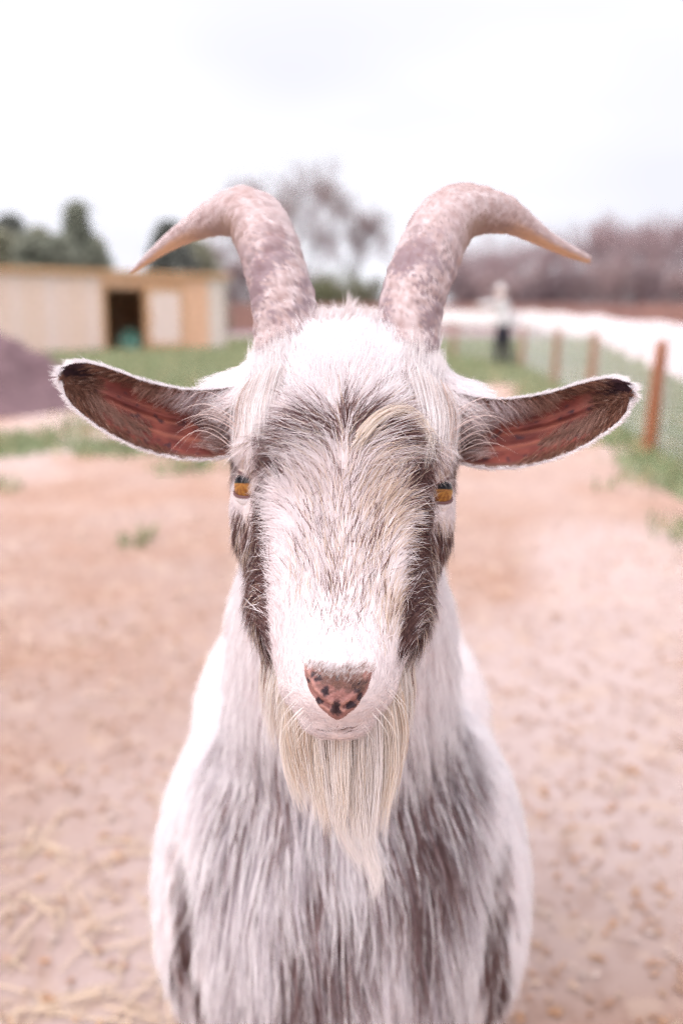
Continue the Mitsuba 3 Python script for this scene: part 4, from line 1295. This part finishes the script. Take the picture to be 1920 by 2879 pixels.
def groom_head(q):
    X, V, W = q.T
    aX = np.abs(X)
    sx = np.tanh(X / 5)
    mid = np.radians(np.interp(V, [-127, -104, -95, -60, -20, 15, 34, 48, 62, 74, 95, 130], [178, 120, 14, 14, 24, 36, 58, 84, 86, 58, 30, 14]))
    k = np.clip(.35 + .65 * aX / np.interp(V, [-60, 20, 45, 80], [34, 26, 9, 30]), 0, 1)
    wob = (nz(q, .05, 15, 2) - .5) * 0.9
    phi = mid * k
    phi = phi + (np.radians(82) - phi) * ss(27, 42, aX) * ss(22, 4, V) * ss(-100, -86, V)
    c = np.stack([sx * np.sin(phi) + wob * .35, np.cos(phi), 0 * X], 1)
    side = np.stack([sx * .30 + wob * .2, -1 + 0 * X, -.25 + 0 * X], 1)
    ws = ss(49, 58, aX + 8 * ss(0, 20, V)) * ss(120, 106, V)
    ear = np.stack([sx, -.10 + 0 * X, 0.1 + 0 * X], 1)
    we = ss(74, 84, aX) * ss(25, 40, V)
    jaw = np.stack([sx * .1, -1 + 0 * X, .1 + 0 * X], 1)
    wj = ss(20, 0, W) * ss(-50, -80, V)
    g = c * (1 - ws)[:, None] + side * ws[:, None]
    g = g * (1 - wj)[:, None] + jaw * wj[:, None]
    g = g * (1 - we)[:, None] + ear * we[:, None]
    return g


# coat of the whole animal, thick where the photograph looks, thinner behind
pts, nrm, rng = coat(62000, 190000, 101)
q = w2h(pts)
dH = field(pts, ('head',)); dB = field(pts, ('body', 'legs'))
hw = ss(.02, -.02, dH - dB)
facing = nrm @ np.array([0, -1.0, 0])
nearness = ss(1.25, .95, pts[:, 1])
u = rng.random(len(pts))
isH = (u < hw) & (pts[:, 2] > .8)
wantH = np.where(facing > -.25, 1.0, .22) * np.where(q[:, 1] > 150, 0, 1)
# front of the body thick, the rest thin
wantB = np.where(facing > -.45, .62, .12) * (.16 + .84 * nearness)
keep = rng.random(len(pts)) < np.where(isH, wantH, wantB)
keep &= ~((in_nose(q[:, 0], q[:, 1], 0.4)) & (q[:, 2] > 60))
for side in (-1, 1):
    ec = np.array([side * 61.0, 16.0, -25.5])
    keep &= np.linalg.norm(q - ec, axis=1) > 14.2
    # the horn covers its own foot
    hc = np.array((HORN_L if side < 0 else HORN_R)[2][:3], float); h0 = np.array((HORN_L if side < 0 else HORN_R)[0][:3], float)
    t = np.clip((q - h0) @ (hc - h0) / ((hc - h0) @ (hc - h0)), 0, 1)
    keep &= np.linalg.norm(q - h0 - t[:, None] * (hc - h0), axis=1) > 22
pts, nrm, q, isH, hw = pts[keep], nrm[keep], q[keep], isH[keep], hw[keep]
n = len(pts)

# head
m = isH
Q, Pn, Nn = q[m], pts[m], nrm[m]
G0 = groom_head(Q)
stray = rng.random(len(Q)) < np.interp(Q[:, 1], [-60, 0, 30, 80], [.06, .10, .24, .26])
G0 = unit(G0) + rng.normal(0, 1, (len(Q), 3)) * np.where(stray, .55, .13)[:, None]
tous = np.stack([nz(Q, .055, 25, 2), nz(Q, .055, 26, 2), 0 * Q[:, 0] + .5], 1) - .5
G0 = G0 + tous * (1.9 * ss(10, 45, Q[:, 1]))[:, None]
G = G0 @ HM.T
G = unit(G - Nn * (G * Nn).sum(1, keepdims=True))
aX, V_, W_ = np.abs(Q[:, 0]), Q[:, 1], Q[:, 2]
L = np.interp(V_, [-128, -100, -80, -60, -10, 25, 45, 75, 100, 140], [6, 5.5, 7, 11, 15, 20, 25, 22, 17, 16])
L = np.where(V_ > 20, L * np.interp(aX, [25, 50], [1, .62]), L)
L = np.where((aX > 48) & (V_ < 20), np.interp(V_, [-110, -60, 0, 20], [26, 20, 15, 9]), L)
L = np.where((aX > 60) & (V_ < 24) & (V_ > -8), 8, L)
deye = np.minimum(*[np.linalg.norm(Q - [sd * 61.0, 16.0, -25.5], axis=1) for sd in (-1, 1)])
L = np.where(deye < 30, np.minimum(L, 4 + (deye - 13) * .35), L)
L = L + ss(10, -20, W_) * ss(-60, -90, V_) * 22
L = L * (0.7 + .6 * rng.random(len(Q)))
lift = np.interp(V_, [-90, 0, 40, 80, 130], [.20, .24, .34, .40, .5]) * (0.5 + 1.0 * rng.random(len(Q))) + .15 * stray
col, share, tan = hair_colors(Pn, Q, hw[m], rng)
nc = len(Q) // 6
cid = rng.choice(len(Q), nc, replace=False)
_, near = cKDTree(Pn[cid]).query(Pn)
cl = Pn[cid][near]
Ll = L / 1000
tip0 = Pn + G * Ll[:, None]
ctip = cl + G[cid][near] * Ll[cid][near][:, None]
rnd = (rng.random((len(Q), 3)) - .5) * 2
bend = (rng.random((len(Q), 1)) - .5) * .5
crossG = np.cross(Nn, G)


def head_path(s):
    p = Pn + (G * s + Nn * (lift * (s - .55 * s * s))[:, None] + crossG * bend * s * s * .5) * Ll[:, None] + rnd * (np.interp(L, [8, 20], [.0012, .0034]) * 1.0)[:, None] * s * s
    return p + (ctip - tip0) * (.34 * s ** 1.6) * np.where(L > 10, 1, .3)[:, None]


wd = np.interp(L, [5, 12, 30], [.36, .40, .44]) / 1000 * np.where(share > .5, 1.15, 1.0) * (0.75 + .5 * rng.random(len(Q)))
add_hair('face_hair', strands(Pn, head_path, wd, col, 6, rng, Nn))
nrg = np.random.default_rng(77)
na2 = 1500
X2, V2 = nrg.uniform(-20, 20, na2), -86.5 - 15 * nrg.random(na2) ** 1.8
ok = in_nose(X2, V2, .5) & (nrg.random(na2) < ss(19, 8, np.abs(X2)) + (V2 > -90))
X2, V2 = X2[ok], V2[ok]
R2 = h2w(np.stack([X2, V2, face_w(X2, V2) + 3.0 * ss(-86, -90, V2)], -1))
D2 = unit(np.stack([.45 + nrg.normal(0, .25, len(X2)), np.full(len(X2), .8), np.full(len(X2), .25)], 1)) @ HM.T
L2 = (3.2 + 2.4 * nrg.random(len(X2)))[:, None] / 1000
C2 = np.where(nrg.random((len(X2), 1)) < ss(-98, -88, V2)[:, None] * .8, WHITE, np.array([.36, .23, .19])) * (.85 + .3 * nrg.random((len(X2), 1)))
add_hair('face_hair', strands(R2, lambda s: R2 + D2 * s * L2 - HW * (s * s) * L2 * -.15, .32 / 1000 + 0 * X2, C2, 4, nrg, np.tile(HW, (len(X2), 1))))
flush_hair('face_hair')

# body
m = ~isH
Pn, Nn, Q = pts[m], nrm[m], q[m]
x, y, z = Pn.T
dirb = np.stack([-x * 1.2 + 0 * x, .12 + 0 * x, -1 + 0 * x], 1)
back = np.stack([0 * x, .9 + 0 * x, -.45 + 0 * x], 1)
wbk = ss(1.0, 1.2, y)[:, None]
G = dirb * (1 - wbk) + back * wbk
wv = (meshkit.fbm(Pn * 18, 2, 55) - .5) * 1.3 + (meshkit.fbm(Pn * 45, 2, 56) - .5) * .9
G = G + np.stack([wv * .9, 0 * wv, 0 * wv], 1)
G = unit(G - Nn * (G * Nn).sum(1, keepdims=True))
col, share, tan = hair_colors(Pn, Q, hw[m] * 0, rng)
chest = ss(.15, .11, np.abs(x)) * ss(.95, .88, y) * ss(.86, .74, z)
L = (24 + 24 * chest) * (0.65 + .7 * rng.random(len(Pn)))
legs = (z < .36)
L = np.where(legs, 12, L)
Ll = L / 1000
lift = (.26 + .10 * chest) * (0.4 + 1.2 * rng.random(len(Pn)))
nc = len(Pn) // 26
cid = rng.choice(len(Pn), nc, replace=False)
_, near = cKDTree(Pn[cid]).query(Pn)
tip0 = Pn + G * Ll[:, None]
ctip = Pn[cid][near] + G[cid][near] * Ll[:, None]
rnd = (rng.random((len(Pn), 3)) - .5) * 2
down = np.array([0, 0, -1.0])


def body_path(s):
    p = Pn + (G * s + Nn * (lift * (s - .5 * s * s))[:, None] + down * (s * s * .18)) * Ll[:, None] + rnd * (.0050 * s * s)
    return p + (ctip - tip0) * (.42 * s ** 1.3) * np.where(L > 20, 1, .4)[:, None]


wd = (.75 + .5 * rng.random(len(Pn))) / 1000 * np.where(y > 1.05, 2.2, 1.25)
add_hair('body_hair', strands(Pn, body_path, wd, col, 6, rng, Nn))
flush_hair('body_hair')
print('body hairs', len(Pn))


# ears
def ear_hair(side, seed):
    rng = np.random.default_rng(seed)
    front, f, S0, T0 = EARS[side]
    N0 = len(S0)

    def at_(s, t, back=0.0):
        p = ear_point(s, t, side)
        p[..., 2] -= back
        return p

    def frame(s, t):
        e = 1e-3
        du = at_(np.clip(s + e, 0, 1), t) - at_(np.clip(s - e, 0, 1), t)
        dv = at_(s, np.clip(t + e, -1, 1)) - at_(s, np.clip(t - e, -1, 1))
        nn = unit(np.cross(du, dv)) * side
        return unit(du), unit(dv), nn

    def emit(part, s, t, d, L, w, col, curl, lift, back=0.0, nn=None, K=5):
        root = at_(s, t, back)
        du, dv, n_ = frame(s, t)
        nn = n_ if nn is None else nn
        d = unit(d)
        rnd = (rng.random((len(s), 3)) - .5) * .5
        R = h2w(root)
        D, Nw, Cw = d @ HM.T, nn @ HM.T, curl @ HM.T
        Ld = L / 1000

        def path(k):
            return R + (D * k + Nw * lift * (k - .5 * k * k) + Cw * k * k) * Ld[:, None] + (rnd @ HM.T) * k * Ld[:, None] * .6
        add_hair(part, strands(R, path, w / 1000, col, K, rng, Nw))

    # white fur of the rim and the back: springs from the edge, lies towards the tip
    n = 9000
    s = rng.random(n) ** .9
    up = rng.random(n) < .5
    t = np.where(up, 1 - .05 * rng.random(n), -1 + .05 * rng.random(n))
    tip = rng.random(n) < .28
    s = np.where(tip, 1.0 - .02 * rng.random(n), s); t = np.where(tip, rng.random(n) * 2 - 1, t)
    du, dv, nn = frame(np.clip(s, .01, .985), t)
    edge = np.where(tip[:, None], du, dv * np.sign(t)[:, None])
    d = edge * .9 + du * .75 + nn * ((rng.random((n, 1)) - .7) * .9)
    emit('ear_fur', s, t, d, 2.2 + 2.8 * rng.random(n), .34 + .2 * rng.random(n), WHITE * (.95 + .1 * rng.random((n, 1))), du * .2, .1, back=.6 + 2.2 * rng.random(n)[:, None][:, 0], nn=nn)
    # back of the ear
    n = 5000
    s, t = rng.random(n), (rng.random(n) * 2 - 1)
    du, dv, nn = frame(s, t)
    emit('ear_fur', s, t, du + .3 * dv * np.sign(t)[:, None], 9 + 4 * rng.random(n), .7 + 0 * s, WHITE * (.95 + .1 * rng.random((n, 1))), du * 0, -.15, back=5.0, nn=nn)
    # short brown hair inside the tip and along the inner edges
    n = 5200
    s = .35 + .65 * rng.random(n)
    t = rng.random(n) * 2 - 1
    ok = rng.random(n) < np.clip(ss(.74, .9, s) + ss(.66, .82, t) * ss(.3, .5, s) + ss(-.72, -.88, t) * ss(.3, .5, s), 0, 1)
    s, t = s[ok], t[ok]
    du, dv, nn = frame(s, t)
    r = rng.random((len(s), 1))
    col = np.where(r < .42, np.array([.13, .062, .048]), np.where(r < .93, np.array([.27, .14, .10]), np.array([.50, .36, .30]))) * (.8 + .4 * rng.random((len(s), 1)))
    col = np.where((rng.random(len(s)) < ss(.80, .90, s) * ss(.3, .6, t))[:, None], DARK, col)
    d = du * .8 - dv * np.sign(t)[:, None] * .25 + nn * .35
    emit('ear_fur', s, t, d, 3.5 + 3 * rng.random(len(s)), .38 + .15 * rng.random(len(s)), col, du * .1, .2, nn=nn)
    # fringe from the upper inner edge hanging over the hollow
    n = 800
    s = .08 + .50 * rng.random(n) ** 1.3
    t = .70 + .28 * rng.random(n)
    du, dv, nn = frame(s, t)
    fade = ss(.22, .5, s)[:, None]
    base = np.array([.74, .68, .71]) * (1 - fade) + np.array([.45, .28, .23]) * fade
    col = np.where(rng.random((n, 1)) < .78, base, np.array([.36, .20, .17])) * (.8 + .35 * rng.random((n, 1)))
    d = -dv * (.75 + .2 * rng.random((n, 1))) + du * (.55 + .3 * rng.random((n, 1))) + nn * .35
    emit('ear_fur', s, t, d, np.interp(s, [.1, .3, .62], [17, 11, 6]) * (.7 + .6 * rng.random(n)), .42 + .15 * rng.random(n), col, -dv * .15 + du * .15 + nn * -.1, .3, nn=nn, K=6)
    # lower inner fringe
    n = 350
    s = .5 + .35 * rng.random(n)
    t = -.75 + .5 * rng.random(n)
    du, dv, nn = frame(s, t)
    emit('ear_fur', s, t, du * .9 + dv * .35 + nn * .3, 7 + 5 * rng.random(n), .4 + 0 * s, np.array([.36, .22, .18]) * (.7 + .5 * rng.random((n, 1))), dv * .1, .2, nn=nn)
    # brown and white hair of the mouth of the ear, by the head
    n = 700
    s = .0 + .13 * rng.random(n)
    t = rng.random(n) * 1.8 - .9
    du, dv, nn = frame(s, t)
    col = np.where(rng.random((n, 1)) < .55, np.array([.34, .20, .17]), np.array([.72, .62, .61])) * (.7 + .5 * rng.random((n, 1)))
    emit('ear_fur', s, t, du * .9 + dv * (rng.random((n, 1)) - .4) * .5 + nn * .5, 12 + 8 * rng.random(n), .42 + 0 * s, col, du * .1 - nn * .2, .3, nn=nn)


ear_hair(-1, 201); ear_hair(1, 202)
flush_hair('ear_fur')


# locks: bundles of strands along a guide line (head frame, mm)
def lock(part, guide, n, r0, r1, width, colors, seed, spread=.5, K=12, lenvar=.25, wavy=0.0, flat=.45):
    rng = np.random.default_rng(seed)
    g = np.array(guide, float)
    from scipy.interpolate import CubicSpline
    t = np.concatenate([[0], np.cumsum(np.linalg.norm(np.diff(g, axis=0), axis=1))]); t /= t[-1]
    cs = CubicSpline(t, g, bc_type='natural')
    a, r = rng.random(n) * 2 * PI, np.sqrt(rng.random(n))
    off = np.stack([r * np.cos(a), r * np.sin(a), (rng.random(n) - .5) * 2 * flat], 1)
    end = 1 - lenvar * rng.random(n) ** 1.5
    ph, fr = rng.random(n) * 6.28, 1 + 2 * rng.random(n)
    ten = (rng.random((n, 3)) - .5) * 2

    def path(s):
        u = s * end
        c = cs(u)
        rad = (r0 + (r1 - r0) * u)[:, None]
        w = np.stack([np.sin(ph + fr * u * 6.28), 0 * u, np.cos(ph + fr * u * 6.28)], 1) * (wavy * u)[:, None]
        return h2w(c + off * rad + ten * spread * (u ** 2)[:, None] + w)
    pal = np.array(colors)
    col = pal[rng.integers(0, len(pal), n)] * (.88 + .2 * rng.random((n, 1)))
    nn = np.tile(HW, (n, 1))
    add_hair(part, strands(path(0.0), path, width * (.7 + .6 * rng.random(n)) / 1000, col, K, rng, nn, roll=1.2))


CR = [(.89, .84, .79), (.86, .79, .72), (.90, .87, .84), (.82, .73, .64), (.89, .85, .81)]
PALE = [(.89, .86, .84), (.87, .82, .79), (.90, .88, .88)]
GOLD = [(.76, .64, .53), (.83, .73, .63), (.66, .52, .42)]
# beard: base curtain, then the long locks that run together at the bottom
brng = np.random.default_rng(70)
for i in range(26):
    x0 = -27 + 56 * (i + .5) / 26 + brng.normal(0, 1)
    w0 = 36 + 12 * brng.random() - abs(x0) * .35
    ln = 62 + 30 * brng.random() ** 1.3 - max(0, abs(x0 - 4) - 18) * .8
    x1 = x0 * .86 + 4.5 + brng.normal(0, 1.5)
    w_end = w0 - 26 + brng.normal(0, 3)
    lock('beard', [(x0, -122, w0), (x0 * .98 + .6, -122 - ln * .33, w0 - 6), (x0 * .92 + 2.0, -122 - ln * .7, w0 - 16), (x1, -122 - ln, w_end)], 140, 7.0, 3.2, .50, PALE + CR if -6 < x0 < 24 else (CR if x0 > -20 else GOLD + CR + CR), 300 + i, spread=4.0, wavy=1.6, lenvar=.6)
for gd, n, r0, r1, cols, sd in (
        ([(-8, -126, 44), (-4, -158, 32), (1, -190, 22), (10, -214, 15), (20, -224, 13), (26, -220, 14)], 120, 5, 1.6, PALE, 1),
        ([(-2, -126, 44), (1, -160, 32), (4, -192, 22), (13, -216, 16), (22, -231, 12), (24, -238, 11)], 150, 5, 1.8, PALE, 2),
        ([(14, -126, 42), (16, -160, 30), (19, -195, 21), (24, -222, 15), (28, -238, 12), (25, -249, 11)], 170, 6, 1.8, PALE, 3),
        ([(22, -124, 40), (25, -155, 30), (24, -190, 21), (25, -215, 16), (31, -233, 13), (27, -246, 12)], 150, 6, 2.2, PALE, 4),
        ([(30, -118, 34), (35, -150, 24), (32, -185, 17), (30, -208, 13)], 170, 6, 2.5, CR, 5),
        ([(34, -112, 26), (40, -140, 18), (37, -170, 12), (34, -192, 8)], 170, 7, 3.0, GOLD + CR, 6),
        ([(-26, -116, 30), (-30, -146, 20), (-24, -176, 14), (-17, -196, 10)], 170, 7, 3.5, CR, 7),
        ([(-14, -122, 40), (-14, -152, 28), (-9, -184, 20), (-5, -205, 16)], 170, 6, 3.0, CR + PALE, 8)):
    lock('beard', gd, n, r0, r1, .5, cols, 400 + sd, spread=4.0, K=14, wavy=1.2, lenvar=.35)
# tufts of the jaw on both sides
for i in range(12):
    for s in (-1, 1):
        b = brng.random()
        x0, v0, w0 = s * (27 + 15 * b), -82 - 22 * brng.random(), 26 - 34 * b
        ln = 42 + 26 * brng.random()
        cols = (CR + PALE + [tuple(BROWN * 1.2)] * (2 if i % 3 == 0 else 0))
        lock('beard', [(x0, v0, w0), (x0 + s * 5, v0 - ln * .45, w0 - 7), (x0 + s * 2.5, v0 - ln, w0 - 20)], 130, 6.5, 4.5, .50, cols, 500 + i * 2 + (s > 0), spread=4.5, wavy=1.0, lenvar=.5)
flush_hair('beard', 'long cream beard ending in curled locks')

# forelock: the blond curl over the right brow, the light locks before the ears
gx = [(9, 46), (16, 55), (27, 63), (40, 64.5), (51, 56), (55, 43), (51, 32)]
gw = face_w([a for a, b in gx], [b for a, b in gx])
for k, dv in enumerate((0, -3.5, 3)):
    lock('forelock', [(a + dv * .3, b + dv, w + 5 + 1.5 * k) for (a, b), w in zip(gx, gw)], 75, 4.0, 5.2, .34, CR + CR + GOLD + [(.86, .82, .80), (.55, .42, .32)], 600 + k, spread=4.5, K=18, wavy=1.4, lenvar=.35)
for s in (-1, 1):
    for k in range(7):
        xa = 50 + 3.2 * k
        gx = [(s * (xa - 3), 96 - 2 * k), (s * (xa + 3), 74), (s * (xa + 4), 52), (s * (xa + 1.5), 30 + k)]
        gw = face_w([a for a, b in gx], [b for a, b in gx], 60)
        lock('forelock', [(a, b, w + 6.0) for (a, b), w in zip(gx, gw)], 95, 6.5, 5.5, .42, [(.90, .88, .89), (.91, .89, .90), (.86, .80, .78), (.62, .48, .42)][:(3 if k < 4 else 4)], 640 + k * 2 + (s > 0), spread=4.5, K=10, wavy=1.2, lenvar=.6)
# tuft on the crown
for k in range(16):
    x0 = -24 + 3.2 * k + brng.normal(0, 1)
    ln = 15 + 15 * brng.random() * math.exp(-(x0 / 26) ** 2) + 6
    w0 = -52
    lock('forelock', [(x0, 122, w0), (x0 + 1.5 + brng.normal(0, 2), 122 + ln * .6, w0 + 3), (x0 + 4 + brng.normal(0, 4), 122 + ln, w0 + 2)], 45, 4, 2.5, .5, [(.88, .85, .86), (.84, .78, .78), (.8, .74, .72)], 700 + k, spread=3, K=7)
# hair that climbs the horn feet
for s, H in ((-1, HORN_L), (1, HORN_R)):
    for k in range(13):
        a = -1.25 + 2.5 * k / 12
        cx, cv, cw = H[1][0] + 23.5 * math.sin(a), 100 - 6 * abs(a) + 3 * math.cos(a * 3), H[1][2] + 27.5 * math.cos(a)
        lock('forelock', [(cx, cv - 8, cw + 1), (cx * 1.01, cv + 8, cw + 2.0), (cx + s * 1.5, cv + 20 + 8 * brng.random(), cw - 1)], 45, 5, 3.0, .44, [(.92, .90, .91), (.90, .88, .88)], 740 + k * 2 + (s > 0), spread=3.5, K=7, lenvar=.6, wavy=.6)
flush_hair('forelock', 'blond curl and pale locks on the brow')


# whiskers and lashes: single long hairs
def whisker(guide, w, col, seed):
    lock('whiskers', guide, 1, 0.01, 0.01, w, [col], seed, spread=0, K=12, lenvar=0)


wr = np.random.default_rng(90)
for i in range(26):     # lips and chin
    s = -1 if i % 3 else 1
    a = wr.random()
    x0, v0 = s * (12 + 20 * a), -122 + 22 * a + wr.normal(0, 2)
    w0 = float(face_w(np.clip(abs(x0), 0, 30), max(v0, -126)))
    w0 = 62 if w0 < 20 else w0
    L = 10 + 9 * wr.random()
    whisker([(x0, v0, w0), (x0 + s * L * .45, v0 - L * .45, w0 + 3), (x0 + s * L * .75, v0 - L * 1.0, w0 + 2)], .33, (.9, .87, .84), 800 + i)
for s in (-1, 1):       # long hairs across the mouth of each ear
    for i in range(15):
        v0 = 40 + 34 * wr.random()
        x0 = s * (72 + 6 * wr.random())
        L = 24 + 20 * wr.random()
        rise = 8 + 8 * wr.random() - (v0 - 50) * .15
        whisker([(x0, v0, -32), (x0 + s * L * .5, v0 + rise * .8, -24), (x0 + s * L, v0 + rise * (.4 if i % 2 else -.2) - 3, -28)], .42, (.88, .74, .70), 850 + i * 2 + (s > 0))
    for i in range(16):  # lashes
        x0 = s * (60 + 13 * i / 15)
        whisker([(x0, 23.0, -17 - 7 * i / 15), (x0 + s * 2.0, 23.5 + wr.normal(0, .5), -12 - 7 * i / 15), (x0 + s * (4 + wr.normal(0, .6)), 20.5, -9.5 - 7 * i / 15)], .35, (.86, .82, .82), 900 + i * 2 + (s > 0))
flush_hair('whiskers')
